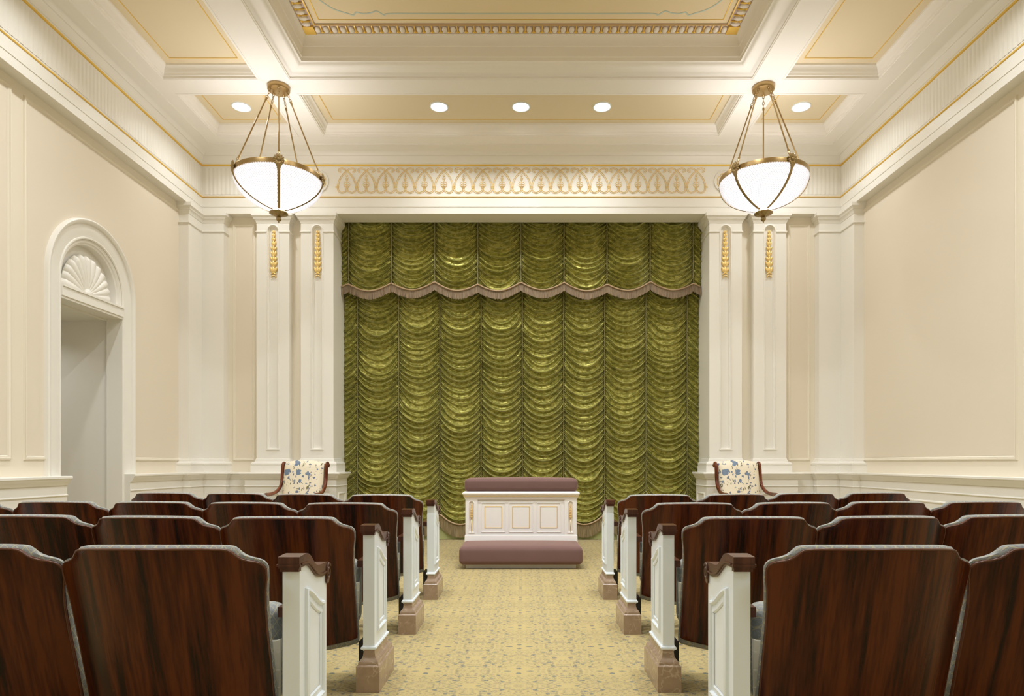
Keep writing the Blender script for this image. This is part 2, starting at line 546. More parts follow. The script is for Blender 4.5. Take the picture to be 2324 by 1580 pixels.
# opening reveal (jambs, soffit) and wall behind the curtain
g = G()
for s in (-1, 1): g.quad((s * XO, YW, 0), (s * XO, 9.6, 0), (s * XO, 9.6, 4.95), (s * XO, YW, 4.95))
g.quad((-XO, YW, ZS), (XO, YW, ZS), (XO, 9.09, ZS), (-XO, 9.09, ZS)); g.quad((-XO, 9.09, ZS), (XO, 9.09, ZS), (XO, 9.09, 4.95), (-XO, 9.09, 4.95))
g.quad((-XO, 9.09, 4.95), (XO, 9.09, 4.95), (XO, 9.6, 4.95), (-XO, 9.6, 4.95))
g.quad((-XO, 9.6, 0), (XO, 9.6, 0), (XO, 9.6, 4.95), (-XO, 9.6, 4.95))
struct(g.build('wall_alcove', M_TRIM, fix=False))

# hall behind the doorway
g = G()
HX = -4.62
g.quad((HX, DY0, 2.72), (HX, DY1, 2.72), (-XW, DY1, 2.72), (-XW, DY0, 2.72))
struct(g.build('trim_1', M_TRIM, fix=False))
g = G()
g.quad((HX, DY1 + .03, 0), (-6.1, DY1 + .03, 0), (-6.1, DY1 + .03, 2.69), (HX, DY1 + .03, 2.69))
g.quad((HX, DY0 - .25, 0), (-6.1, DY0 - .25, 0), (-6.1, DY0 - .25, 2.69), (HX, DY0 - .25, 2.69))
g.quad((-6.1, DY0 - .25, 0), (-6.1, DY1 + .03, 0), (-6.1, DY1 + .03, 2.69), (-6.1, DY0 - .25, 2.69))
g.quad((HX, DY0 - .25, 2.69), (-6.1, DY0 - .25, 2.69), (-6.1, DY1 + .03, 2.69), (HX, DY1 + .03, 2.69))
g.quad((HX, DY0 - .25, 0), (HX, DY0, 0), (HX, DY0, 2.72), (HX, DY0 - .25, 2.72))
g.quad((HX, DY0 - .25, 2.68), (HX, DY1 + .04, 2.68), (HX, DY1 + .04, 2.80), (HX, DY0 - .25, 2.80))
struct(g.build('wall_hall', M_TRIM, fix=False))

# door: arched casing, transom, shell fan
door = struct(empty('door_1', (-XW, DC, 0)))
MW = lambda q: Vector((q.z, q.x - DC, q.y))              # (u = y, v = z, w = out of wall) local to the door empty
g = G()
path = [(DY0, 0), (DY0, 1.5)] + arc_pts(DC, DSP, DR, PI, 0, 40) + [(DY1, 1.5), (DY1, 0)]
prof = [(0, -.165), (0, .012), (.010, .020), (.022, .020), (.026, .008), (.034, .012), (.155, .016), (.158, .030), (.168, .040), (.19, .046), (.203, .040), (.208, 0)]
g.sweep(path, prof, M=MW)
g.build('casing', M_TRIM, door, True, 30)
g = G()
g.box(-.16, .030, -.48, .48, 2.725, 2.815)
g.box(-.10, .040, -.48, .48, 2.815, 2.835)
g.box(-.16, .018, -.48, .48, 2.700, 2.725)
g.build('transom_bar', M_TRIM, door)
g = G()          # inner archivolt stepping down to the niche
prof = [(-.003, -.02), (-.003, .004), (-.014, -.006), (-.03, -.006), (-.036, -.020), (-.052, -.026), (-.058, -.10)]
g.sweep([(DY0, 2.83)] + arc_pts(DC, DSP, DR, PI, 0, 40) + [(DY1, 2.83)], prof, M=MW)
g.build('archivolt', M_TRIM, door, True, 30)
g = G()
nr, na = 14, 130
V = []; R0 = .375; nl = 13
for j in range(na + 1):
    th = PI * j / na
    lobe = abs(math.sin(th * nl))
    R = R0 * (.945 + .055 * lobe ** .6) * (1.0 + .09 * math.sin(th) ** 2)
    for i in range(nr + 1):
        t = i / nr
        r = R * t
        h = -.095 + .028 + t * .022 * (lobe ** .7) + .028 * math.sin(PI * t * .9) - (.03 if i == nr else 0)
        V.append((h, r * math.cos(th), 2.845 + r * math.sin(th)))
F = []
for j in range(na):
    for i in range(nr):
        a = j * (nr + 1) + i; F.append((a, a + 1, a + nr + 2, a + nr + 1))
g.add(V, F)
g.ellipsoid((-.05, 0, 2.86), (.035, .05, .05), 16, 10)
g.build('shell_fan', M_TRIM, door, True, 50)
g = G()
pts = [(0, DY0 - DC, 2.83)] + [(0, a[0] - DC, a[1]) for a in arc_pts(DC, DSP, DR, PI, 0, 40)] + [(0, DY1 - DC, 2.83)]
g.add([(-.098, p[1], p[2]) for p in pts], [tuple(range(len(pts)))])
g.build('tympanum', M_TRIM, door, fix=False)

# ---- wall panel mouldings
PM = [(0, 0), (.006, .014), (.016, .018), (.024, .012), (.032, .012), (.040, .004), (.044, -.0)]
def wall_panel(name, g, sgn, y0, y1, z0, z1, prof=PM):
    M = (lambda q: Vector((-XW + q.z, q.x, q.y))) if sgn < 0 else (lambda q: Vector((XW - q.z, q.x, q.y)))
    g.sweep(rect(y0, y1, z0, z1), prof, True, M)
cnt = [2]
def trim_name():
    n = 'trim_%d' % cnt[0]; cnt[0] += 1; return n
# right wall
ZP0, ZP1 = 1.125, 4.40
g = G(); wall_panel('', g, 1, 5.80, 8.59, ZP0, ZP1); wall_panel('', g, 1, 2.3, 5.66, ZP0, ZP1); wall_panel('', g, 1, -1.2, 2.16, ZP0, ZP1)
struct(g.build(trim_name(), M_STILE, None, True, 40))
g = G()
for a, b in ((5.80, 8.59), (2.3, 5.66), (-1.2, 2.16)): g.quad((XW - .002, a + .044, ZP0 + .044), (XW - .002, b - .044, ZP0 + .044), (XW - .002, b - .044, ZP1 - .044), (XW - .002, a + .044, ZP1 - .044))
struct(g.build(trim_name(), M_WALL, None, fix=False))
# left wall: plain panel + panel that carries the doorway
g = G(); wall_panel('', g, -1, 2.3, 5.66, ZP0, ZP1); wall_panel('', g, -1, -1.2, 2.16, ZP0, ZP1)
ML = lambda q: Vector((-XW + q.z, q.x, q.y))
g.sweep([(DY0 - .205, ZP0), (5.80, ZP0), (5.80, ZP1), (8.59, ZP1), (8.59, ZP0), (DY1 + .205, ZP0)], PM, False, ML, side=-1)
struct(g.build(trim_name(), M_STILE, None, True, 40))
g = G()
def lq(a, b, c, d): g.quad((-XW + .002, a, c), (-XW + .002, b, c), (-XW + .002, b, d), (-XW + .002, a, d))
lq(-1.156, 2.116, ZP0 + .044, ZP1 - .044); lq(2.344, 5.616, ZP0 + .044, ZP1 - .044)
lq(5.844, DY0 - .2, ZP0 + .044, ZP1 - .044); lq(DY1 + .2, 8.546, ZP0 + .044, ZP1 - .044)
oa = [(DC - .68, DSP)] + arc_pts(DC, DSP, .68, PI, 0, 24)[1:]
for i in range(24):
    a, b = oa[i], oa[i + 1]
    g.quad((-XW + .002, a[0], a[1]), (-XW + .002, b[0], b[1]), (-XW + .002, b[0], ZP1 - .044), (-XW + .002, a[0], ZP1 - .044))
struct(g.build(trim_name(), M_WALL, None, fix=False))

# ---- entablature: runs left, back, right (u=x, v=y, profile offset inward)
def ent(g, prof, x=XE, y=YE): 
    g.sweep([(-x, YB), (-x, y), (x, y), (x, YB)], prof, False, None, side=-1)
g = G()
ent(g, [(-.13, ZS), (0, ZS), (0, ZS + .085), (.006, ZS + .09), (.006, ZG1 - .02), (0, ZG1 - .012), (0, ZG2), (.010, ZG2 + .004), (.010, 5.155), (.018, 5.158), (.022, 5.165),
        (.030, 5.205), (.052, 5.234), (.062, 5.236), (.064, 5.246), (.078, 5.262), (.088, 5.268), (.10, 5.280), (.14, 5.297), (.19, 5.306), (.212, 5.308), (.216, ZC + .002)])
struct(g.build(trim_name(), M_TRIM, None, True, 35))
# soffit returns over the recessed strips of back wall are part of the profile above (offset -.13)
g = G()
for z0, hgt in ((ZG2 - .004, .026), (ZG1 - .010, .016)):
    ent(g, [(.0, z0), (.012, z0 + .003), (.015, z0 + hgt / 2), (.012, z0 + hgt - .003), (0, z0 + hgt)])
struct(g.build(trim_name(), M_GOLD, None, True, 40))
# fluted frieze
g = G()
def flutes(p0, p1, nrm, pitch=.056):
    L = (Vector(p1) - Vector(p0)).length; n = max(1, int(L / pitch)); d = (Vector(p1) - Vector(p0)) / n
    for i in range(n):
        a = Vector(p0) + d * i
        prof = [(0.0, .001), (.10, .001), (.2, .004), (.5, .006), (.8, .004), (.90, .001), (1, .001)]
        V = []
        for (t, h) in prof:
            q = a + d * t + Vector(nrm) * h
            V += [(q.x, q.y, ZG1 + .03), (q.x, q.y, ZG2 - .03)]
        g.add(V, [(2 * j, 2 * j + 2, 2 * j + 3, 2 * j + 1) for j in range(len(prof) - 1)])
flutes((-XE, YB), (-XE, YE - .03), (1, 0)); flutes((XE, YB), (XE, YE - .03), (-1, 0))
flutes((-XE + .03, YE), (-3.62, YE), (0, -1)); flutes((3.62, YE), (XE - .03, YE), (0, -1))
struct(g.build(trim_name(), M_TRIM, None, True, 50))

# gold interlaced frieze
PM_ = .2627
g = G()
SF = .0010855
def fz(p, xc): return Vector((xc + (p[0] - 145) * SF, YE - .006, 4.751 + (438 - p[1]) * SF))
def offset_line(pts, d):
    out = []
    for i in range(len(pts)):
        a = Vector(pts[max(i - 1, 0)]); b = Vector(pts[min(i + 1, len(pts) - 1)])
        t = (b - a).normalized(); out.append((pts[i][0] - t.y * d, pts[i][1] + t.x * d))
    return out
def catm(p, n=5):
    out = []
    for i in range(len(p) - 1):
        p0 = Vector(p[max(i - 1, 0)]); p1 = Vector(p[i]); p2 = Vector(p[i + 1]); p3 = Vector(p[min(i + 2, len(p) - 1)])
        for j in range(n):
            t = j / n
            out.append(tuple(.5 * ((2 * p1) + (p2 - p0) * t + (2 * p0 - 5 * p1 + 4 * p2 - p3) * t * t + (3 * p1 - p0 - 3 * p2 + p3) * t ** 3)))
    out.append(tuple(p[-1])); return out
arch = catm([(32, 368), (38, 320), (60, 258), (98, 205), (145, 160), (180, 135), (212, 127), (240, 138), (246, 158), (230, 172), (212, 164)], 4)
lobe = catm([(32, 368), (36, 398), (56, 424), (88, 431), (122, 418), (145, 392)], 4)
mir = lambda P: [(290 - x, y) for x, y in P]
for i in range(19):
    xc = (i - 9) * PM_ + .002
    for L in (arch, mir(arch), lobe, mir(lobe)):
        for d in (-8, 8):
            g.tube([fz(p, xc) for p in offset_line(L, d)], .0034, 4)
    g.tube([fz((145, 195), xc), fz((145, 380), xc)], [.002, .0045], 5)
    for (y, w_) in ((222, 16), (250, 22), (272, 16), (300, 36), (322, 42), (342, 46), (358, 34)):
        for s in (-1, 1):
            g.tube([fz((145, y + 10), xc), fz((145 + s * w_ * .6, y + 6), xc), fz((145 + s * w_, y - 10), xc)], [.0036, .0034, .0012], 4)
    g.tube([fz((128, 378), xc), fz((162, 378), xc)], .0042, 4)
for i in range(20):
    xc = (i - 9.5) * PM_ + .002
    for y in (352, 370): g.tube([fz((145 - 22, y), xc), fz((145 + 22, y), xc)], .004, 4)
fr = struct(g.build(trim_name(), M_GOLDLT, None, True))
# roundels beside the frieze
g = G(); gg = G()
for s in (-1, 1):
    cx, cz = s * 2.762, 4.912
    cpt = lambda r: [(cx + r * math.cos(a), YE - .010, cz + r * math.sin(a)) for a in [2 * PI * i / 40 for i in range(40)]]
    g.tube(cpt(.150), .008, 6, True)
    q = []
    for i in range(64):
        a = 2 * PI * i / 64; r = .098 + .016 * abs(math.sin(4 * a))
        q.append((cx + r * math.cos(a), YE - .006, cz + r * math.sin(a)))
    gg.tube(q, .005, 5, True)
    for i in range(8):
        a = 2 * PI * i / 8
        gg.ellipsoid((cx + .05 * math.cos(a), YE - .006, cz + .05 * math.sin(a)), (.032, .008, .013), 8, 5, Matrix.Rotation(-a, 3, 'Y'))
struct(g.build(trim_name(), M_TRIM, None, True)); struct(gg.build(trim_name(), M_GOLDLT, None, True))

# ------------------------------------------------------------------ ceiling
XR = [-XE, -3.92, -2.90, -2.533, 2.533, 2.90, 3.92, XE]
YT0, YT1 = .25, 7.10
YR = [YB, -.95, -.07, YT0, YT1, 7.423, 8.343, YE]
holes = {(i, j) for i in (1, 3, 5) for j in (1, 3, 5)}
g = G()
for i in range(7):
    for j in range(7):
        if (i, j) in holes: continue
        g.quad((XR[i], YR[j], ZC), (XR[i], YR[j + 1], ZC), (XR[i + 1], YR[j + 1], ZC), (XR[i + 1], YR[j], ZC))
ceil = struct(g.build('ceiling', M_CEIL, None, fix=False))
CP = [(-.028, 0), (-.026, -.006), (-.012, -.008), (-.008, 0), (-.002, .004), (0, .022), (.012, .028), (.014, .042), (.020, .048), (.026, .075), (.040, .100), (.054, .110), (.056, .130)]
gm = G(); gp = G(); gl = G()
def strip_rect(g, x0, x1, y0, y1, wd, z, th=.003):
    g.sweep(rect(x0, x1, y0, y1), [(0, z + th), (0, z), (wd, z), (wd, z + th)], True)
for (i, j) in sorted(holes):
    if (i, j) == (3, 3): continue
    x0, x1, y0, y1 = XR[i], XR[i + 1], YR[j], YR[j + 1]
    gm.sweep(rect(x0, x1, y0, y1), [(a, ZC + b) for a, b in CP], True)
    e = .056
    gp.quad((x0 + e, y0 + e, ZC + .13), (x0 + e, y1 - e, ZC + .13), (x1 - e, y1 - e, ZC + .13), (x1 - e, y0 + e, ZC + .13))
    strip_rect(gl, x0 + e + .085, x1 - e - .085, y0 + e + .085, y1 - e - .085, .009, ZC + .1265)
struct(gm.build(trim_name(), M_CEIL, None, True, 35))
struct(gp.build(trim_name(), M_CPANEL, None, fix=False))
struct(gl.build(trim_name(), M_GOLD, None, fix=True))
# central tray
x0, x1, y0, y1 = XR[3], XR[4], YT0, YT1
TP = [(-.030, 0), (-.028, -.008), (-.012, -.010), (-.006, 0), (0, .004), (0, .016), (.012, .020), (.028, .040), (.05, .048), (.11, .050), (.112, .036), (.140, .034), (.160, .044), (.168, .058), (.176, .066), (.19, .070),
      (.192, .105), (.200, .11), (.204, .150), (.2087, .210), (.214, .214), (.222, .250), (.240, .290), (.258, .312), (.258, .322)]
g = G(); g.sweep(rect(x0, x1, y0, y1), [(a, ZC + b) for a, b in TP], True)
struct(g.build(trim_name(), M_CEIL, None, True, 35))
g = G(); g.sweep(rect(x0, x1, y0, y1), [(.258, ZC + .322), (.385, ZC + .330), (.385, ZC + .318), (.400, ZC + .318), (.400, ZC + .335)], True)
struct(g.build(trim_name(), M_MAUVE, None, fix=True))
g = G(); e = .40
g.quad((x0 + e, y0 + e, ZC + .33), (x0 + e, y1 - e, ZC + .33), (x1 - e, y1 - e, ZC + .33), (x1 - e, y0 + e, ZC + .33))
struct(g.build(trim_name(), M_TPANEL, None, fix=False))
g = G(); strip_rect(g, x0 + .452, x1 - .452, y0 + .452, y1 - .452, .010, ZC + .3265)
strip_rect(g, x0 + .386, x1 - .386, y0 + .386, y1 - .386, .012, ZC + .314)
# darts of the egg band
ge = G()
def eggs(p0, p1, inward):
    a = Vector(p0); L = (Vector(p1) - a).length; n = round(L / .089); d = (Vector(p1) - a) / n; dn = d.normalized(); iw = Vector(inward)
    for i in range(n + 1):
        q = a + d * i
        ctr = q + iw * .062
        R = Matrix(((dn.x, iw.x, 0), (dn.y, iw.y, 0), (0, 0, 1)))
        g.ellipsoid((ctr.x, ctr.y, ZC + .320), (.009, .062, .012), 6, 4, R)
        ctr2 = q + iw * .02
        g.ellipsoid((ctr2.x, ctr2.y, ZC + .318), (.022, .014, .010), 6, 4, R)
        if i < n:
            c2 = q + d * .5 + iw * .055
            ge.ellipsoid((c2.x, c2.y, ZC + .322), (.031, .050, .022), 8, 6, R)
ins = .258
for (p0, p1, iw) in (((x0 + ins + .1, y1 - ins), (x1 - ins - .1, y1 - ins), (0, -1)), ((x0 + ins, 2.5), (x0 + ins, y1 - ins - .1), (1, 0)), ((x1 - ins, 2.5), (x1 - ins, y1 - ins - .1), (-1, 0))):
    eggs(p0, p1, iw)
for sx in (-1, 1): g.box(*sorted((sx * (2.533 - ins), sx * (2.533 - ins - .115))), y1 - ins - .115, y1 - ins, ZC + .306, ZC + .33)
struct(g.build(trim_name(), M_GOLD, None, True, 50)); struct(ge.build(trim_name(), M_EGG, None, True))
# painted blue line
pts = []
def bl(x, y): pts.append((x, y))
half = [(0, 6.555), (.9, 6.555), (1.33, 6.555), (1.39, 6.575), (1.45, 6.52), (1.52, 6.545), (1.60, 6.555), (1.66, 6.535), (1.70, 6.575), (1.76, 6.55), (1.86, 6.50), (1.93, 6.43), (1.985, 6.34), (2.0, 6.24), (2.0, 6.13), (2.0, 6.0), (2.0, 5.8), (2.0, 5.5), (2.0, 5.0), (2.0, 4.0), (2.0, 2.6), (2.0, 1.2)]
hp = catm(half, 5)
line = [(-a, b) for a, b in reversed(hp)] + hp[1:]
g = G(); g.sweep(line, [(-.007, ZC + .330), (-.007, ZC + .327), (.007, ZC + .327), (.007, ZC + .330)], False)
struct(g.build(trim_name(), M_BLUE, None))
# roof above everything so that no light leaks
g = G(); g.box(-6.3, 6.3, YB - .3, 9.8, 5.75, 5.85); struct(g.build('roof_slab', M_CEIL))

# ------------------------------------------------------------------ pilasters
def arch_groove(gf, gr, cx, zc0, zc1, hw, x0, x1, z0, z1, yf, depth, bead=.018, beadh=.009):
    """front face with an arched recess; gf: face mesh, gr: same mesh (recess + bead)"""
    ztop = zc1 - hw
    P = arc_pts(cx, ztop, hw, PI, 0, 20)
    gf.quad((x0, yf, z0), (cx - hw, yf, z0), (cx - hw, yf, z1), (x0, yf, z1))
    gf.quad((cx + hw, yf, z0), (x1, yf, z0), (x1, yf, z1), (cx + hw, yf, z1))
    gf.quad((cx - hw, yf, z0), (cx + hw, yf, z0), (cx + hw, yf, zc0), (cx - hw, yf, zc0))
    for i in range(20):
        a, b = P[i], P[i + 1]
        gf.quad((a[0], yf, a[1]), (b[0], yf, b[1]), (b[0], yf, z1), (a[0], yf, z1))
    M = lambda q: Vector((q.x, yf - q.z, q.y))
    path = [(cx - hw, zc0)] + P + [(cx + hw, zc0)]
    gr.sweep(path, [(bead, 0), (bead, beadh * .6), (bead * .6, beadh), (bead * .2, beadh), (0, beadh * .4), (0, -depth * .35), (-hw * .14, -depth * .5), (-hw * .22, -depth)], True, M)
    hi = hw * .78
    pp = [(cx - hi, zc0 + hw * .22)] + arc_pts(cx, ztop, hi, PI, 0, 20) + [(cx + hi, zc0 + hw * .22)]
    gf.add([(p[0], yf + depth, p[1]) for p in pp], [tuple(range(len(pp)))])
    gr.box(cx - hw - bead * 1.2, cx + hw + bead * 1.2, yf - beadh * 1.6, yf, zc0 - bead * .8, zc0 + bead * .3)

CAPP = [(0, 4.345), (.006, 4.350), (.010, 4.365), (.022, 4.385), (.026, 4.395), (.034, 4.398), (.038, 4.415), (.052, 4.432), (.056, 4.434), (.056, ZS), (-.02, ZS + .002)]
NECK = [(0, 4.215), (.008, 4.218), (.014, 4.226), (.014, 4.236), (.006, 4.242), (0, 4.244)]
BASEP = [(0, 1.165), (.008, 1.160), (.010, 1.145), (.018, 1.140), (.020, 1.120), (.030, 1.115), (.048, 1.108), (.058, 1.092), (.058, 1.078), (.050, 1.066), (.060, 1.062), (.060, .965)]
def around(g, path, prof): g.sweep(path, prof, False, None, side=-1)

def bud(g, cx, y, cz, wdt, h, open_):
    """one husk of a bell-flower garland"""
    for s in (-1, 0, 1):
        a = s * open_
        R = Matrix.Rotation(-a, 3, 'Y')
        off = Vector((math.sin(-a) * -h * .28, 0, math.cos(a) * h * .1))
        g.ellipsoid((cx + s * wdt * .26, y - (.012 if s == 0 else .004), cz + off.z), (wdt * .24, .018, h * .55), 8, 6, Matrix.Rotation(s * open_, 3, 'Y'))
    g.ellipsoid((cx, y - .010, cz - h * .42), (wdt * .22, .016, h * .2), 8, 5)

def garland(cx, y, ztop, zbot, wmax, name, m, parent, stem=None):
    g = G(); n = 9; z = ztop
    hs = [.55, .7, .7, .95, .85, 1.0, .85, 1.05, 1.1]; tot = sum(hs) + 1.0
    H = (ztop - zbot) / tot
    for i in range(n):
        h = hs[i] * H
        wd = wmax * (.42 + .58 * i / (n - 1))
        bud(g, cx, y, z - h * .5, wd, h * .95, (.25, .3, .35, .35, .8, .4, .75, .55, .45)[i])
        z -= h
    for s in (-1, 1):
        for t in (0, 1):
            c0 = Vector((cx, y - .006, z - (.0 if t == 0 else .35) * H))
            c1 = c0 + Vector((s * wmax * .42, 0, -H * .28)) if t == 0 else c0 + Vector((s * wmax * .40, 0, -H * .5))
            g.tube([c0, (c0 + c1) / 2 + Vector((0, -.004, H * .1)), c1], [.009 * wmax / .1, .010 * wmax / .1, .003 * wmax / .1], 6)
    if stem: g.box(cx - .004, cx + .004, y - .008, y + .004, stem, zbot + .01)
    o = g.build(name, m, parent, True)
    return o

def pilaster(cx):
    x0, x1 = cx - .2205, cx + .2205
    root = struct(empty(trim_name(), (cx, YE, .965)))
    g = G()
    g.quad((x0, YE, .965), (x0, YW, .965), (x0, YW, ZS), (x0, YE, ZS)); g.quad((x1, YE, .965), (x1, YW, .965), (x1, YW, ZS), (x1, YE, ZS))
    arch_groove(g, g, cx, 1.29, 4.316, .066, x0, x1, .965, ZS, YE, .035)
    path = [(x0, YW), (x0, YE), (x1, YE), (x1, YW)]
    around(g, path, [(-.0, 0)] and CAPP); around(g, path, BASEP)
    # necking stops either side of the arch
    around(g, [(x0, YW), (x0, YE), (cx - .082, YE)], NECK); around(g, [(cx + .082, YE), (x1, YE), (x1, YW)], NECK)
    for v in range(len(g.V)): g.V[v] = (g.V[v][0] - cx, g.V[v][1] - YE, g.V[v][2] - .965)
    g.build('pilaster_shaft', M_TRIM, root, True, 35, fix=True)
    o = garland(0, .028, 4.25 - .965, 3.60 - .965, .098, 'gilded_garland', M_GOLDGAR, root)
    return root
for cx in (-3.3635, -2.7655, 2.7655, 3.3635): pilaster(cx)
# reveal-side return of capital and base
g = G()
for s in (-1, 1):
    q = [(s * XO, YW), (s * XO, 9.14)]
    sd = -1 if s < 0 else 1
    for pr in (CAPP, BASEP, NECK):
        g.sweep(q, [(a, b) for a, b in pr], False, None, side=sd)
struct(g.build(trim_name(), M_TRIM, None, True, 35))
# corner pilasters (L shaped)
for s in (-1, 1):
    P = [(s * XW, 8.42), (s * XE, 8.42), (s * XE, YE), (s * 4.030, YE), (s * 4.030, YW)]
    sd = -1 if s < 0 else 1
    g = G()
    g.sweep(P, [(0, .965), (0, ZS)], False, None, side=sd)
    for pr in (CAPP, NECK, BASEP): g.sweep(P, pr, False, None, side=sd)
    struct(g.build(trim_name(), M_TRIM, None, True, 35))
# narrow recessed panels between corner pilaster and pilasters
g = G(); gq = G()
for s in (-1, 1):
    a, b = sorted((s * 3.965, s * 3.655))
    M = lambda q: Vector((q.x, YW - q.z, q.y))
    g.sweep(rect(a, b, 1.13, 4.385), PM, True, M)
    gq.quad((a + .04, YW - .002, 1.17), (b - .04, YW - .002, 1.17), (b - .04, YW - .002, 4.345), (a + .04, YW - .002, 4.345))
struct(g.build(trim_name(), M_STILE, None, True, 40)); struct(gq.build(trim_name(), M_WALL, None, fix=False))

# ------------------------------------------------------------------ dado and chair rail
RAIL = [(-.10, .975), (.052, .975), (.056, .970), (.056, .952), (.048, .948), (.044, .936), (.030, .915), (.016, .895), (.012, .886), (0, .884), (0, .802), (.006, .798), (.012, .790), (.006, .782), (0, .780), (0, .16), (.010, .155), (.016, .14), (.016, 0)]
def dado(path, sd, name):
    g = G(); g.sweep(path, RAIL, False, None, side=sd); 
    struct(g.build(name, M_TRIM, None, True, 30))
DX = 4.37
def back_path(s):
    return [(s * DX, 8.34), (s * 4.27, 8.34), (s * 4.27, 8.70), (s * 3.97, 8.70), (s * 3.97, 8.80), (s * 3.69, 8.80), (s * 3.69, 8.64), (s * 2.47, 8.64), (s * 2.47, 9.16)]
dado([(-XW - .12, DY1 + .06)[0:0] or (-DX, DY1 + .02)] + back_path(-1), -1, 'baseboard_left')
dado([(DX, YB)] + back_path(1), 1, 'baseboard_right')
dado([(-DX, YB), (-DX, DY0 - .02)], -1, 'baseboard_hall')
g = G()
for y in (DY0 - .02, DY1 + .02):       # cut ends of the rail at the doorway
    s = -1 if y < DC else 1
    g.add([(-DX + a, y, b) for a, b in RAIL if a > -.09] + [(-XW - .0, y, 0), (-XW, y, .975)], [tuple(range(len(RAIL) + 1))])
struct(g.build(trim_name(), M_TRIM, None, fix=False))
# raised dado panels
g = G()
DP = [(0, 0), (.008, .010), (.018, .012), (.028, .004), (.034, 0)]
for s in (-1, 1):
    M = (lambda q: Vector((-DX + q.z, q.x, q.y))) if s < 0 else (lambda q: Vector((DX - q.z, q.x, q.y)))
    for a, b in (((7.32, 8.25),) if s < 0 else ((5.9, 8.2),)): g.sweep(rect(a, b, .22, .70), DP, True, M)
    for a, b in ((3.3, 5.7), (.6, 3.1)): g.sweep(rect(a, b, .22, .70), DP, True, M)
    M = lambda q: Vector((q.x, 8.64 - q.z, q.y))
    a, b = sorted((s * 3.60, s * 2.56)); g.sweep(rect(a, b, .22, .70), DP, True, M)
    M = lambda q: Vector((s * (2.47 - q.z), q.x, q.y))
    g.sweep(rect(8.72, 9.08, .22, .70), DP, True, M)
struct(g.build(trim_name(), M_TRIM, None, True, 40))

# ------------------------------------------------------------------ curtain
def sm(t): t = np.clip(t, 0, 1); return t * t * (3 - 2 * t)
def drape(x, z, pitch, xc, fold, sag, yb, amp, rng, seg_off):
    """swagged festoon surface; x, z arrays -> y (towards -Y is out)"""
    cidx = np.floor((x - xc) / pitch); u = (x - xc) / pitch - cidx; v = np.abs(2 * u - 1)
    dist = np.minimum(u, 1 - u) * pitch
    s = sag * (1 - v ** 2.1)
    ci = (cidx.astype(int) - int(cidx.min()))
    nC = ci.max() + 1
    ph = rng.uniform(0, 1, nC)[ci]; 
    def wob(fr, a):
        p1 = rng.uniform(0, 6.28, nC)[ci]; f = rng.uniform(.8, 1.2, nC)[ci] * fr
        return a * np.sin(z * f + p1)
    # left/right ends of each fold move a little up and down
    skew = wob(3.1, .030) * (u - .5) + wob(9.0, .018) * (u - .5)
    zz = z + s + wob(4.3, .022) + wob(11.0, .012) + wob(23.0, .005) + skew
    t = -zz / fold + ph
    k = np.floor(t); f = t - k
    hsh = np.abs(np.sin(k * 12.9898 + ci * 78.233) * 43758.5453) % 1
    hs2 = np.abs(np.sin(k * 39.346 + ci * 11.135) * 24634.6345) % 1
    A = amp * (.55 + .75 * hsh)
    lip = .80
    xx_ = np.clip(f / lip, 0, 1); up = .10 + .22 * xx_ + .18 * xx_ ** 3 + .50 * xx_ ** 8
    dn = 1 - sm((f - lip) / (1 - lip)) * .88
    saw = np.where(f < lip, up, dn)
    roll = np.exp(-((f - lip) / .055) ** 2)
    prof = .85 * saw + .22 * roll
    f2 = (f + .45 + .2 * hs2) % 1
    prof2 = np.exp(-((f2 - .3) / .10) ** 2)
    out = A * prof + amp * .16 * hs2 * prof2
    # gathers near the shirring lines: extra fine folds
    e = np.exp(-(dist / .12) ** 2)
    tf = -(zz * 2.6) / fold + ph * 3 + hs2 * .0
    ff = tf - np.floor(tf)
    pf = .5 + .5 * np.cos(2 * np.pi * (ff - .3))
    out = out * (1 - .35 * np.exp(-(dist / .03) ** 2)) + e * amp * .60 * pf
    # crumples: diagonal tucks
    out += .0045 * np.sin(z * 60 + x * 47 + 3 * np.sin(x * 13 + z * 7)) * e ** .5
    puff = .028 * (1 - v ** 2) - .02 * np.exp(-(dist / .02) ** 2)
    # shirring cord
    cord = np.exp(-(dist / .010) ** 2) * (.010 + .006 * np.sin(z * 2 * np.pi / .022))
    return yb - out - puff - cord

def grid_mesh(name, X, Yv, Z, m, parent, smooth=True):
    r, c = X.shape
    V = np.stack([X, Yv, Z], -1).reshape(-1, 3)
    idx = np.arange(r * c).reshape(r, c)
    F = np.stack([idx[:-1, :-1], idx[:-1, 1:], idx[1:, 1:], idx[1:, :-1]], -1).reshape(-1, 4)
    me = bpy.data.meshes.new(name)
    me.vertices.add(len(V)); me.vertices.foreach_set('co', V.ravel().astype(np.float32))
    me.loops.add(F.size); me.loops.foreach_set('vertex_index', F.ravel().astype(np.int32))
    me.polygons.add(len(F)); me.polygons.foreach_set('loop_start', (np.arange(len(F)) * 4).astype(np.int32))
    me.polygons.foreach_set('loop_total', np.full(len(F), 4, np.int32))
    me.update(calc_edges=True); me.validate()
    if smooth: me.polygons.foreach_set('use_smooth', [True] * len(me.polygons))
    me.materials.append(m)
    o = bpy.data.objects.new(name, me); COL.objects.link(o); o.parent = parent
    return o

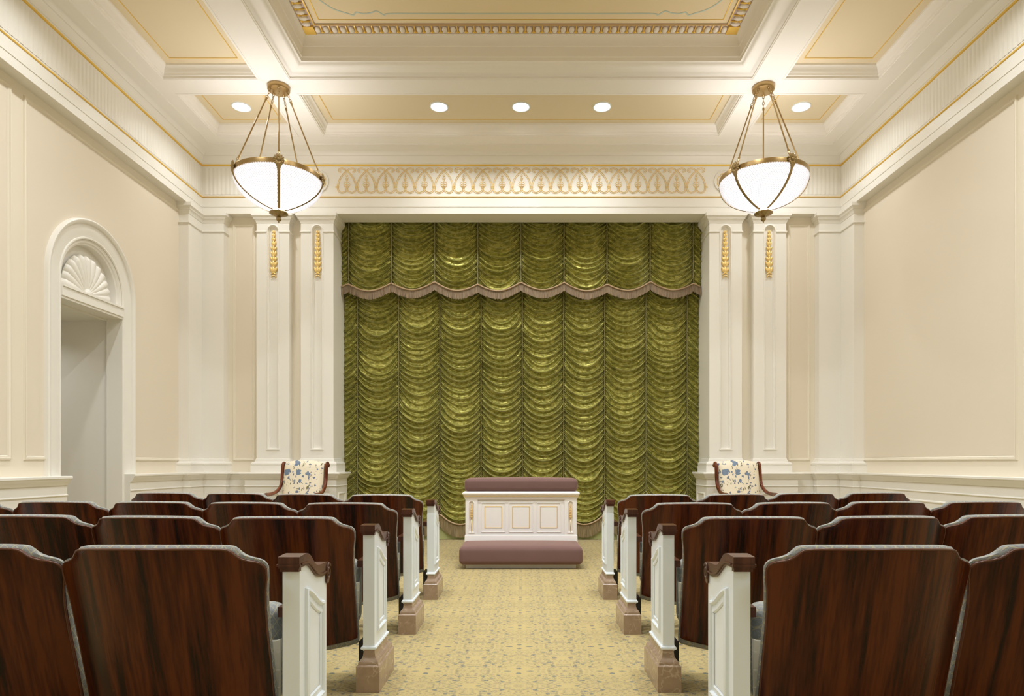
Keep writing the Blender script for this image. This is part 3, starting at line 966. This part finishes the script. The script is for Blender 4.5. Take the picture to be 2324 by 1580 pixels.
curtain = tag(empty('curtain', (0, YC, 0)), 'green figured satin festoon curtain with fringed valance filling the opening behind the altar', 'curtain')
XL = 2.538
def make_drop(name, pitch, xc, y, hemf, ztop, fold, sag, amp, seed, fr_len, fr_mat, nz, fr_name):
    rng = np.random.default_rng(seed)
    xs = np.linspace(-XL, XL, 560)
    vv = np.linspace(0, 1, nz)
    X, Vv = np.meshgrid(xs, vv)
    hem = hemf(X)
    Z = hem + (ztop - hem) * Vv
    Y = drape(X, Z, pitch, xc, fold, sag, 0.0, amp, rng, 0)
    Y += (y - YC)
    o = grid_mesh(name, X, Y, Z, M_CURT, curtain)
    # shirring tapes along the gathers
    c0 = math.ceil((-XL - xc) / pitch)
    while xc + c0 * pitch < XL:
        cx_ = xc + c0 * pitch; h0 = float(hemf(np.array([cx_]))[0]); nn_ = int((ztop - h0) / .011)
        pts_ = [(cx_ + .002 * math.sin(i_ * 1.7), y - YC - .040 - .005 * (i_ % 2), h0 + (ztop - h0) * i_ / nn_) for i_ in range(nn_ + 1)]
        g = G(); g.tube(pts_, [.0080 + .0035 * (i_ % 2) for i_ in range(nn_ + 1)], 6)
        g.build('shirring_tape', M_GATHER, o, True)
        c0 += 1
    # fringe
    n = int(2 * XL / .0055)
    fx = np.linspace(-XL, XL, n)
    hz = hemf(fx)
    cidx = np.floor((fx - xc) / pitch); u = (fx - xc) / pitch - cidx; v = np.abs(2 * u - 1)
    yb = (y - YC) - .058 - .028 * (1 - v ** 2)
    alt = (np.arange(n) % 2) * .006
    jit = rng.uniform(-.006, .006, n); jl = rng.uniform(-.012, .006, n)
    ts = np.linspace(0, 1, 5)
    XX = np.tile(fx, (5, 1)) + ts[:, None] * jit[None, :] * .5
    YY = yb[None, :] - alt[None, :] + ts[:, None] * jit[None, :]
    ZZ = hz[None, :] + .004 - ts[:, None] * (fr_len + jl[None, :])
    f = grid_mesh(fr_name, XX, YY, ZZ, fr_mat, curtain, False)
    g = G()
    m2 = fx[::6]; cx2 = np.floor((m2 - xc) / pitch); u2 = (m2 - xc) / pitch - cx2; v2 = np.abs(2 * u2 - 1)
    yy = (y - YC) - .070 - .028 * (1 - v2 ** 2); zz = hemf(m2)
    g.tube([(m2[i], yy[i], zz[i]) for i in range(len(m2))], .011, 6)
    g.build('braid', M_GIMP, o, True)
    return o
def hem_top(x):
    pitch, xc = .610, -.008
    c = np.floor((x - xc) / pitch); u = (x - xc) / pitch - c; v = np.abs(2 * u - 1)
    pk = lambda kk: 3.645 + .020 * np.sin(kk * 2.3 + .5)
    base = pk(c) * (1 - u) + pk(c + 1) * u
    return base - .115 * (1 - v ** 1.75)
def hem_bot(x):
    pitch, xc = .592, .012
    c = np.floor((x - xc) / pitch); u = (x - xc) / pitch - c; v = np.abs(2 * u - 1)
    return .375 - .155 * (1 - v ** 1.9)
make_drop('curtain_drape', .592, .012, 9.35, hem_bot, 3.95, .086, .190, .066, 7, .195, M_FRINGE2, 1350, 'bullion_fringe')
make_drop('valance', .610, -.008, 9.215, hem_top, 4.66, .074, .180, .060, 11, .125, M_FRINGE, 420, 'valance_fringe')
g = G()
n = 160
for i in range(n):
    a, b = -XL + 2 * XL * i / n, -XL + 2 * XL * (i + 1) / n
    fa, fb = .02 * math.sin(a * 23), .02 * math.sin(b * 23)
    g.quad((a, .115 + fa * .4, 0.004), (b, .115 + fb * .4, 0.004), (b, .135, .40), (a, .135, .40))
g.build('lining', M_LINING, curtain, True, fix=False)

# ------------------------------------------------------------------ altar
altar = tag(empty('altar', (0, 7.22, 0)), 'white panelled kneeling altar with gilded lines and mauve velvet cushions', 'altar')
AB = 0.0     # front plane, local y
g = G()
g.box(-.577, .577, -.45, .50, 0, .045)                     # plinth (under the kneeler)
g.build('plinth', M_ALTAR, altar)
rbox('kneeling_cushion', -.643, .643, -.545, 0.04, .045, .232, .048, 6, M_VELVET, altar, .018)
g = G()
g.box(-.62, .62, .02, .50, .045, .70)                      # carcass
for s in (-1, 1):
    a, b = sorted((s * .62, s * .484))
    cx = s * .552
    g.quad((a, -.0, .29), (a, .05, .29), (a, .05, .70), (a, 0, .70)); g.quad((b, -.0, .29), (b, .05, .29), (b, .05, .70), (b, 0, .70))
    arch_groove(g, g, cx, .325, .672, .027, a, b, .20, .70, 0.0, .014, .006, .004)
g.quad((-.484, .012, .20), (.484, .012, .20), (.484, .012, .70), (-.484, .012, .70))
MA = lambda q: Vector((q.x, .012 - q.z, q.y))
for a, b in ((-.449, -.172), (-.139, .139), (.172, .449)):
    g.sweep(rect(a, b, .322, .660), [(0, 0), (.004, .006), (.010, .006), (.012, -.002), (.020, -.010), (.038, -.014), (.040, -.004), (.044, -.002), (.05, -.008)], True, MA)
around(g, [(-.62, .50), (-.62, 0), (.62, 0), (.62, .50)], [(.008, .20), (.008, .285), (.004, .296), (0, .30)])
around(g, [(-.62, .50), (-.62, 0), (.62, 0), (.62, .50)], [(0, .690), (.006, .700), (.008, .712), (.016, .722), (.020, .724), (.020, .740), (.026, .746), (.032, .752), (.032, .766), (.024, .772), (.012, .782), (-.05, .782)])
g.quad((-.60, .05, .782), (.60, .05, .782), (.60, .49, .782), (-.60, .49, .782))
g.build('altar_body', M_ALTAR, altar, True, 30)
for a, b in ((-.406, -.213), (-.097, .097), (.213, .406)):
    g = G(); g.box(a, b, .0125, .02, .375, .616)
    g.build('inset_panel', M_ALTAR, altar)
    g = G(); g.sweep(rect(a, b, .375, .616), [(0, -.002), (.0, .004), (.005, .004), (.005, -.002)], True, MA)
    g.build('gold_frame', M_GOLD, altar)
g = G(); around(g, [(-.62, .50), (-.62, 0), (.62, 0), (.62, .50)], [(.019, .727), (.0235, .729), (.0235, .7355), (.019, .7375)])
g.build('gold_line', M_GOLD, altar)
for s in (-1, 1):
    garland(s * .552, .010, .640, .47, .030, 'gilded_garland', M_GOLDGAR, altar, stem=.332)
rbox('top_cushion', -.634, .634, -.01, .47, .782, .925, .045, 6, M_VELVET, altar, .012)

# ------------------------------------------------------------------ seats
def back_off(x, z):          # y of the wood back: recline and curvature
    return (.85 - z) * .262 - .105 + 1.02 * x * x
half = [(0, .8485), (.10, .8470), (.18, .8440), (.215, .8410), (.229, .8375), (.238, .8290), (.246, .8190), (.258, .8090), (.274, .8015), (.292, .7965), (.305, .7905), (.313, .782), (.318, .770),
        (.317, .74), (.311, .70), (.306, .64), (.304, .56), (.304, .46), (.303, .36), (.302, .26), (.300, .240), (.292, .231), (.25, .222), (.18, .212), (.10, .205), (0, .202)]
def densify(P, d=.03):
    out = []
    for i in range(len(P) - 1):
        n = max(1, int((Vector(P[i + 1]) - Vector(P[i])).length / d))
        for j in range(n): out.append(tuple(Vector(P[i]).lerp(Vector(P[i + 1]), j / n)))
    out.append(P[-1]); return out
def shell(g, HP, y0f, y1f, grow=0.0, bev=.006, taper=0.0):
    """slab between two offset surfaces with mirrored outline, rounded rim"""
    HP = densify(HP)
    n = len(HP)
    # each outline point -> row across x by mirrored pairs (outline is y-monotone enough): build strips by z order
    nx = 12
    def surf(off, ins):
        V = []
        for (x, z) in HP:
            xx = max(0, x - ins) if x > 0 else 0
            # inset in z at top/bottom
            zc = .52
            zz = z - ins * (1 if z > .75 else (-1 if z < .27 else 0)) * (1 if x < .30 else .6)
            for i in range(nx + 1):
                q = -xx + 2 * xx * i / nx
                V.append((q, back_off(q, zz) + off * (1 - taper * min(1, abs(q) / .32) ** 5), zz))
        return V
    layers = [surf(y0f, bev), surf(y0f + bev, 0), surf(y1f - bev, 0), surf(y1f, bev)]
    base = len(g.V)
    m = (nx + 1)
    for L in layers: g.V += L
    N_ = n * m
    for L in (0, 3):
        for r in range(n - 1):
            for i in range(nx):
                a = base + L * N_ + r * m + i
                g.F.append((a, a + 1, a + m + 1, a + m))
    for L in range(3):
        for r in range(n - 1):
            for i in (0, nx):
                a = base + L * N_ + r * m + i; b = base + (L + 1) * N_ + r * m + i
                g.F.append((a, a + m, b + m, b))
def grow_out(HP, d, dz_top, dz_bot):
    out = []
    for (x, z) in HP:
        out.append((x + d if x > 0.01 else 0, z + (dz_top if z > .72 else (-dz_bot if z < .3 else 0))))
    return out
# The top edge spans half outline points with x from 0: every row is horizontal at equal z only at that outline point, fine for a slab
def make_chair():
    r = empty('auditorium_seat')
    g = G(); shell(g, half, 0, .014, bev=.003)
    g.build('wooden_back', M_WOOD, r, True, 50)
    # rounded wooden rim, its edge highlight painted in as a lighter colour
    HP = densify(half, .02); loop = [(x, z) for x, z in HP] + [(-x, z) for x, z in reversed(HP)][1:-1]
    g = G()
    pts = [(x, back_off(x, z) + .004, z) for x, z in loop if z > .50]
    idx = [i for i, (x, z) in enumerate(loop) if z > .50]
    # order: left side up over the top and down the right side
    right = [(x, z) for x, z in HP if z > .235]; path = [(-x, z) for x, z in reversed(right)] + right[1:]
    g.tube([(x * .994, back_off(x, z) + .003, z - .003) for x, z in path], .0038, 6)
    g.build('back_rim', M_WOODR, r, True)
    g = G(); shell(g, grow_out(half, .003, .006, .028), .015, .070, bev=.014, taper=.72)
    g.build('back_cushion', M_FAB, r, True, 60)
    rbox('seat_cushion', -.288, .288, .20, .34, .27, .612, .055, 4, M_FAB, r)
    g = G()      # ivory pan on the back of the tipped-up seat with a scalloped top edge
    npt = 40; top = []
    for i in range(npt + 1):
        x = -.302 + .604 * i / npt; t = abs(x) / .302
        top.append((x, .500 + .012 * math.cos(t * 9.5) + .018 * t ** 8))
    poly = [(-.288, .20)] + top + [(.288, .20)]
    n = len(poly)
    V = [(x, .178 + (.5 - z) * .06, z) for x, z in poly] + [(x, .196 + (.5 - z) * .06, z) for x, z in poly]
    F = []
    for i in range(1, n - 2):
        F.append((0 if i < n // 2 else n - 1, i, i + 1)); F.append((n + (0 if i < n // 2 else n - 1), n + i + 1, n + i))
    F.append((0, n // 2, n - 1)); F.append((n, n + n - 1, n + n // 2))
    for i in range(n):
        j = (i + 1) % n; F.append((i, n + i, n + j, j))
    g.add(V, F)
    for zz in (.28, .34, .40, .46):
        for s in (-1, 1): g.box(s * .297 - .006, s * .297 + .006, .170, .182, zz, zz + .006)
    g.build('seat_shell', M_PLASTIC, r, fix=True)
    return r
def arm_parts(r, x):
    """shared arm with post and foot on the outer side of a seat"""
    g = G(); g.prism([(.20, .578), (.20, .612), (.36, .616), (.48, .610), (.51, .598), (.51, .578)], lambda q: Vector((x - .028 + q.z * .056, q.x, q.y)))
    g.build('armrest', M_CAP, r)
    g = G(); g.prism([(.24, .05), (.20, .30), (.26, .578), (.46, .578), (.42, .30), (.44, .05)], lambda q: Vector((x - .012 + q.z * .024, q.x, q.y)))
    g.build('support_post', M_PLASTIC, r)
    g = G(); g.box(x - .024, x + .024, .17, .50, 0, .05); g.box(x - .016, x + .016, .20, .46, .05, .16)
    g.build('foot', M_BLACK, r)

def place(src, loc, rz, label, grp, first=[True]):
    if first[0]: o = src; first[0] = False
    else: o = copy_tree(src)
    o.location = loc; o.rotation_euler = (0, 0, rz)
    tag(o, label, 'seat', grp); return o
chairL = make_chair(); arm_parts(chairL, -.324)
rows = [[2.0, 2.0, 2.05, 2.09], [3.05, 3.05, 3.12, 3.18, 3.22], [4.10, 4.10, 4.20, 4.245, 4.26, 4.28], [5.15, 5.15, 5.335, 5.45, 5.51]]
rown = ['nearest row', 'second row from the camera', 'third row from the camera', 'farthest row before the altar']
posn = ['at the aisle', 'second from the aisle', 'third from the aisle', 'fourth from the aisle', 'fifth from the aisle']
nL, nR = [2, 3, 5, 4], [2, 3, 4, 4]
chairR = make_chair(); arm_parts(chairR, .324)
fl, fr_ = [True], [True]
for r_, ye in enumerate(rows):
    for s in (-1, 1):
        x = .774 if s < 0 else .776
        for c in range(nL[r_] if s < 0 else nR[r_]):
            ya, yb_ = ye[c], ye[c + 1]
            dy = yb_ - ya; dx = math.sqrt(.646 ** 2 - dy ** 2)
            cx = x + dx / 2; cy = (ya + yb_) / 2
            lab = 'dark mahogany seat back with lattice fabric edge, %s seat %s, %s' % ('left block,' if s < 0 else 'right block,', posn[c], rown[r_])
            lab = 'mahogany seat in the %s block, %s, %s' % ('left' if s < 0 else 'right', rown[r_], posn[c])
            if s < 0: place(chairL, (-cx, cy, 0), -math.atan2(dy * .5, dx), lab, 'auditorium seats left of the aisle', fl)
            else: place(chairR, (cx, cy, 0), math.atan2(dy * .5, dx), lab, 'auditorium seats right of the aisle', fr_)
            x += dx

# ------------------------------------------------------------------ aisle end panels
def make_end(sgn):
    """local origin: floor, near aisle-side corner of the marble block; sgn=-1: aisle lies towards +x"""
    r = empty('aisle_end_panel')
    A = -sgn      # direction of the aisle in x
    def X(d): return A * (-d)      # d = distance away from the aisle face of the base
    # marble base, swept round four sides
    p = rect(*sorted((X(0), X(.113))), 0, .35)
    g = G(); g.sweep(p, [(0, 0), (0, .122), (.004, .127), (.008, .129), (.008, .137), (.012, .146), (.022, .156), (.027, .168), (.029, .182), (.031, .198), (.056, .198)], True)
    g.build('marble_base', M_MARB, r, True, 30)
    # white body
    x0, x1 = sorted((X(.032), X(.087))); y0, y1 = .035, .318
    def top(y):                       # underside of the cap
        P = [(.03, .765), (.075, .765), (.11, .757), (.15, .735), (.19, .712), (.23, .702), (.27, .70), (.32, .70)]
        for i in range(len(P) - 1):
            if y <= P[i + 1][0]:
                t = (y - P[i][0]) / (P[i + 1][0] - P[i][0]); t = t * t * (3 - 2 * t) if 0 else t
                return P[i][1] + (P[i + 1][1] - P[i][1]) * t
        return P[-1][1]
    ys = [y0 + (y1 - y0) * i / 24 for i in range(25)]
    g = G()
    poly = [(y0, .19)] + [(y, top(y)) for y in ys] + [(y1, .19)]
    g.prism(poly, lambda q: Vector((x0 + (x1 - x0) * q.z, q.x, q.y)))
    g.sweep(rect(x0, x1, y0, y1), [(-.008, .198), (-.010, .204), (-.008, .210), (-.002, .214), (0, .22)], True)
    g.build('white_body', M_WHITE, r)
    # raised moulding with curved head on both broad faces
    def curve(y, z0): 
        t = (y - .085) / (.28 - .085); return z0 - .080 * (t * t * (3 - 2 * t))
    for face in (0, 1):
        d = .032 if face == 0 else .087; sg = 1 if face == 0 else -1
        P = [(.085, .272), (.28, .272)] + [(y, curve(y, .688)) for y in [.28 - .195 * i / 12 for i in range(13)]]
        g = G()
        if face == 0: M = lambda q: Vector((X(.032) + A * q.z, q.x, q.y))
        else: M = lambda q: Vector((X(.087) - A * q.z, q.x, q.y))
        g.sweep(P, [(0, 0), (.003, .009), (.010, .011), (.016, .007), (.018, .001), (.026, .003), (.040, .005), (.046, .001)], True, M)
        g.build('panel_moulding', M_WHITE, r, True, 40)
    # wooden cap: S-curve over the top ending in a scroll
    topc = [(.012, .800), (.07, .803), (.10, .800), (.125, .789), (.15, .771), (.175, .754), (.20, .746), (.235, .743), (.29, .742), (.318, .739), (.332, .728), (.338, .710), (.338, .690), (.330, .668), (.318, .660)]
    botc = [(.306, .664), (.304, .680), (.306, .692), (.296, .698), (.26, .697), (.23, .700), (.19, .710), (.15, .733), (.11, .756), (.075, .764), (.012, .764)]
    tc = catm(topc, 3); bc = catm(botc, 3)
    g = G()
    xa, xb = sorted((X(.025), X(.094)))
    g.prism(tc + bc, lambda q: Vector((xa + (xb - xa) * q.z, q.x, q.y)))
    # bead course on both faces and along the near end
    for xf in (xa - .001, xb + .001):
        lo = [(y, z + .010) for y, z in reversed(bc) if .016 < y < .30]
        g.tube([(xf, y, z) for y, z in lo], .0036, 6)
        sp = []
        for i in range(22):
            a = .6 + i / 21 * 3.2 * PI; rr_ = .024 * (1 - i / 26)
            sp.append((xf, .317 + rr_ * math.cos(a), .703 + rr_ * 1.4 * math.sin(a)))
        g.tube(sp, .0042, 6)
    g.box(xa - .003, xb + .003, .008, .020, .770, .777)
    g.box(xa + .004, xb - .004, .018, .040, .752, .766)
    g.build('wooden_cap', M_CAP, r, True, 35)
    # short arm on the seat side
    g = G(); a, b = sorted((X(.087), X(.143)))
    g.prism([(.14, .578), (.14, .612), (.30, .616), (.42, .610), (.46, .598), (.46, .578)], lambda q: Vector((a + (b - a) * q.z, q.x, q.y)))
    g.build('armrest', M_CAP, r)
    g = G(); a, b = sorted((X(.088), X(.112))); g.box(a, b, .20, .36, .52, .578)
    g.build('arm_bracket', M_PLASTIC, r)
    g = G(); a, b = sorted((X(.113), X(.140))); g.box(a, b, .16, .30, .0, .20)
    g.build('foot', M_BLACK, r)
    return r
EL = make_end(-1); ER = make_end(1)
endY = [2.05, 3.10, 4.15, 5.20]
for s, src in ((-1, EL), (1, ER)):
    for i, y in enumerate(endY):
        o = src if i == 0 else copy_tree(src)
        o.location = (-.665 if s < 0 else .667, y, 0)
        tag(o, 'white end panel with mahogany cap, %s of aisle, %s' % ('left' if s < 0 else 'right', rown[i]), 'end panel', 'white end panels along the aisle')

# ------------------------------------------------------------------ floral armchairs
def make_armchair(x, label):
    r = empty('armchair', (x, 8.22, 0), 0)
    # local: front is -y
    # upholstered back
    nx, nz_ = 24, 24; W_, Z0, Z1 = .252, .46, 1.135
    V = []
    for side in (0, 1):
        for j in range(nz_ + 1):
            t = j / nz_; z = Z0 + (Z1 - Z0) * t
            for i in range(nx + 1):
                u = -1 + 2 * i / nx
                zz = z - (.045 * abs(u) ** 3.2) * t ** 3
                rec = .12 * t ** 1.3
                edge = (1 - abs(u) ** 6) * (1 - max(0, t - .86) ** 2 / .0196)
                edge = max(0, edge) ** .5
                V.append((u * W_, -.02 + rec - (.055 * edge + .02 * (1 - u * u)) if side == 0 else .05 + rec + .02 * edge - .02, zz))
    F = []; m = nx + 1; Nn = (nz_ + 1) * m
    for sd in (0, 1):
        for j in range(nz_):
            for i in range(nx):
                a = sd * Nn + j * m + i; F.append((a, a + 1, a + m + 1, a + m))
    for j in range(nz_):
        for i in (0, nx): a = j * m + i; F.append((a, a + m, Nn + a + m, Nn + a))
    for i in range(nx):
        a = nz_ * m + i; F.append((a, a + 1, Nn + a + 1, Nn + a)); a = i; F.append((a, a + 1, Nn + a + 1, Nn + a))
    g = G(); g.add(V, F); g.build('upholstered_back', M_FLORAL, r, True, 60)
    rbox('seat_cushion', -.27, .27, -.56, .0, .36, .48, .04, 4, M_FLORAL, r, .02)
    g = G(); g.box(-.285, .285, -.57, .02, .30, .36); g.build('seat_rail', M_FRAMEW, r)
    for s in (-1, 1):
        g = G()
        P = [(.175, 1.045), (.180, 1.075), (.160, 1.095), (.130, 1.090), (.115, 1.06), (.105, 1.0), (.098, .94), (.085, .88), (.05, .815), (-.02, .765), (-.12, .730), (-.28, .715), (-.40, .715), (-.47, .70), (-.49, .67), (-.47, .65)]
        pp = catm(P, 4)
        g.tube([(s * (.280 + .02 * max(0, min(1, (.1 - y) * 3))), y, z) for y, z in pp], .024, 8, flat=(.85, 1.0))
        g.ellipsoid((s * .280, .165, 1.07), (.030, .022, .022), 12, 8)
        for dx in (-.012, .012): g.tube([(s * .280 + dx, y - .02, z) for y, z in pp[12:36]], .005, 5)
        g.tube([(s * .30, -.40, .70), (s * .30, -.42, .58), (s * .295, -.50, .48), (s * .285, -.53, .34)], [.02, .017, .018, .022], 8)
        g.build('side_frame', M_FRAMEW, r, True)
        g = G(); g.tube([(s * .275, -.53, .32), (s * .275, -.55, .18), (s * .275, -.56, 0)], [.026, .022, .014], 8); g.build('leg', M_FRAMEW, r, True)
        g = G(); g.tube([(s * .275, .0, .34), (s * .275, .04, .16), (s * .275, .10, 0)], [.026, .022, .016], 8); g.build('leg', M_FRAMEW, r, True)
    tag(r, label, 'armchair', 'floral armchairs against the back wall'); return r
make_armchair(-2.785, 'floral upholstered armchair with mahogany scroll frame, left of the green curtain')
make_armchair(2.785, 'floral upholstered armchair with mahogany scroll frame, right of the green curtain')

# ------------------------------------------------------------------ chandeliers
RB = .46
def bowl_r(t):       # t 0 top .. 1 bottom
    return RB * (1 - t ** 2.0) ** .70
def make_chandelier():
    r = empty('chandelier')          # origin at ceiling
    zt = 4.30 - ZC; zb = 3.925 - ZC
    g = G(); g.lathe([(0, 0), (.120, 0), (.122, -.008), (.122, -.040), (.116, -.050), (.10, -.054), (0, -.056)], 48)
    cn = g.build('canopy', M_BRASS, r, True, 40)
    g = G(); g.lathe([(.470, 4.258 - ZC), (.478, 4.262 - ZC), (.479, 4.285 - ZC), (.478, 4.308 - ZC), (.470, 4.312 - ZC), (.458, 4.310 - ZC), (.455, 4.285 - ZC), (.458, 4.260 - ZC), (.470, 4.258 - ZC)], 72)
    g.build('rim', M_BRASS, r, True, 40)
    g = G(); H = zt - .03 - zb
    prof = [(max(.06, bowl_r(t)), zt - .03 - H * t) for t in [i / 24 * .985 for i in range(25)]]
    g.lathe(prof, 64)
    g.build('bowl_liner', M_BOWL, r, True)
    # beads
    g = G(); nr = 26
    for i in range(nr):
        t = (i + .5) / nr * .97
        rr_ = bowl_r(t) + .008; z = zt - .03 - H * t
        nb = max(10, int(2 * PI * rr_ / .026))
        for q in range(nb):
            a = 2 * PI * (q + .5 * (i % 2)) / nb
            g.ellipsoid((rr_ * math.cos(a), rr_ * math.sin(a), z), (.0095, .0095, .008), 6, 4)
    b = g.build('bead_strings', M_BEAD, r, True, fix=False); b['kind'] = 'stuff'
    # bottom cup + finial
    g = G()
    nl = 10; V = []; prf = [(.02, .012), (.06, .006), (.095, -.004), (.106, -.016), (.095, -.026), (.06, -.040), (.03, -.052), (.018, -.056), (.012, -.062)]
    for i in range(80):
        a = 2 * PI * i / 80; lb = .90 + .10 * abs(math.cos(a * nl / 2))
        for (q, z) in prf: V.append((q * (lb if q > .05 else 1) * math.cos(a), q * (lb if q > .05 else 1) * math.sin(a), zb - .01 + z))
    m = len(prf); F = [(i * m + q, ((i + 1) % 80) * m + q, ((i + 1) % 80) * m + q + 1, i * m + q + 1) for i in range(80) for q in range(m - 1)]
    g.add(V, F); g.ellipsoid((0, 0, zb - .088), (.028, .028, .030), 14, 10); g.ellipsoid((0, 0, zb - .122), (.008, .008, .010), 8, 6)
    g.build('finial', M_BRASSO, r, True, 60)
    for kq in range(5):
        a = 2 * PI * kq / 5
        ca, sa = math.cos(a), math.sin(a)
        # strap
        g = G(); V = []; n = 22
        for i in range(n + 1):
            t = i / n * .985; rr_ = bowl_r(t) + .030; z = zt - .03 - H * t
            wd = .016 + .034 * max(0, 1 - t * 4.2) ** 1.5
            for (dx, dr) in ((-wd, 0), (-wd * .5, .007), (wd * .5, .007), (wd, 0), (0, -.008)):
                V.append(((rr_ + dr) * ca - dx * sa, (rr_ + dr) * sa + dx * ca, z))
        F = []
        for i in range(n):
            for q in range(5): F.append((i * 5 + q, i * 5 + (q + 1) % 5, (i + 1) * 5 + (q + 1) % 5, (i + 1) * 5 + q))
        g.add(V, F); g.build('strap', M_BRASSO, r, True, 50)
        # rosette
        g = G(); cr = .490
        for q in range(13):
            b_ = 2 * PI * q / 13
            c = (cr * ca - .036 * math.cos(b_) * sa, cr * sa + .036 * math.cos(b_) * ca, 4.292 - ZC + .040 * math.sin(b_))
            R = Matrix.Rotation(a + PI / 2, 3, 'Z') @ Matrix.Rotation(-b_, 3, 'Y')
            g.ellipsoid(c, (.024, .009, .0125), 8, 5, R)
        g.ellipsoid((cr * ca, cr * sa, 4.292 - ZC), (.022, .022, .022), 10, 6)
        g.build('rosette', M_BRASSO, r, True)
        # rod with chain links at both ends
        top_ = Vector((.088 * ca, .088 * sa, -.056)); bot = Vector((.452 * ca, .452 * sa, 4.335 - ZC))
        d = (bot - top_).normalized(); A_ = top_ + d * .13; B_ = bot - d * .07
        g = G(); g.tube([A_, B_], .0075, 8)
        g.tube([A_ - d * .01, A_ + d * .02], .012, 8); g.tube([B_ - d * .02, B_ + d * .01], .012, 8)
        g.build('rod', M_BRASS, r, True, 40)
        g = G()
        tn = Vector((-sa, ca, 0)); nm = d.cross(tn)
        def link(c, u, rr0, rl):
            g.tube([c + d * (rl * math.cos(w_)) + u * (rr0 * math.sin(w_)) for w_ in [2 * PI * i / 14 for i in range(14)]], .0035, 5, True)
        link(top_ + d * .012, tn, .011, .018); link(top_ + d * .044, nm, .010, .022); link(top_ + d * .078, tn, .010, .020); link(top_ + d * .108, nm, .014, .016)
        link(bot - d * .050, nm, .013, .016); link(bot - d * .022, tn, .010, .020); g.ellipsoid(tuple(bot), (.010, .010, .014), 8, 6)
        g.ellipsoid(tuple(top_ + Vector((0, 0, .004))), (.016, .016, .012), 8, 6)
        g.build('chain', M_BRASS, r, True)
    return r
ch = make_chandelier()
spots = [(-2.717, 7.262, math.radians(-69.3), 'brass and crystal bowl chandelier hanging left of the gilded frieze'),
         (2.717, 7.262, math.radians(-74.4), 'brass and crystal bowl chandelier hanging right of the gilded frieze')]
for i, (x, y, a, lb) in enumerate(spots):
    o = ch if i == 0 else copy_tree(ch)
    o.location = (x, y, ZC); o.rotation_euler = (0, 0, a)
    tag(o, lb, 'chandelier', 'bowl chandeliers under the ceiling beams')
for x in (-2.717, 2.717):
    for y in (7.262, .09):
        point('chandelier_or_fill_lamp', (x, y, 4.33), UP_W, .12)
for x in (-2.717, 2.717):           # unseen cool fill added behind the camera for the end panel faces
    area_disk('chandelier_or_fill_lamp', (x, .09, 3.95), 24, .8, (.72, .88, 1.0), spread=PI)

# ------------------------------------------------------------------ recessed downlights
def make_down():
    r = empty('recessed_downlight')
    g = G(); g.lathe([(.112, .012), (.112, -.003), (.108, -.006), (.100, -.005), (.094, .002), (.092, .010)], 40)
    g.build('trim_ring', M_WHITE, r, True, 50)
    g = G(); g.lathe([(.0, .000), (.05, .001), (.093, .004)], 40)
    g.build('lens', M_LENS, r, True)
    return r
dl = make_down()
def dpos(px, py):
    z = ZC + .13; y = (z - 1.1) * 1470 / (1051 - py); return (.022 + (px - 1187) * y / 1470, y)
D = [dpos(547, 241), dpos(996.5, 241.5), dpos(1182.5, 241.5), dpos(1366.5, 242.5), dpos(1817, 243.5)]
yl = sum(d[1] for d in D) / 5
labs = ['lit round recessed downlight in the left back ceiling coffer', 'lit round recessed downlight, leftmost of three in the middle coffer', 'lit round recessed downlight at the centre of the middle coffer above the altar', 'lit round recessed downlight, rightmost of three in the middle coffer', 'lit round recessed downlight in the right back ceiling coffer']
for i, d in enumerate(D):
    o = dl if i == 0 else copy_tree(dl)
    o.location = (d[0], yl, ZC + .125)
    tag(o, labs[i], 'downlight', 'recessed downlights in the back coffers')
    area_disk('downlight_or_fill_lamp', (d[0], yl, ZC + .10), DOWN_W * .62, .17)
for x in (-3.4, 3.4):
    for y in (2.4, 4.0, 5.4): area_disk('downlight_or_fill_lamp', (x, y, ZC + .10), DOWN_W * .8, .17)
for x in (-1.4, 0, 1.4):  # unseen fill lamps added under the tray to brighten the altar and floor
    for y in (3.4, 5.2): area_disk('downlight_or_fill_lamp', (x, y, ZC + .30), DOWN_W * 1.5, .17)
area_disk('hall_lamp', (-5.4, 6.7, 2.66), 2.5, .2)
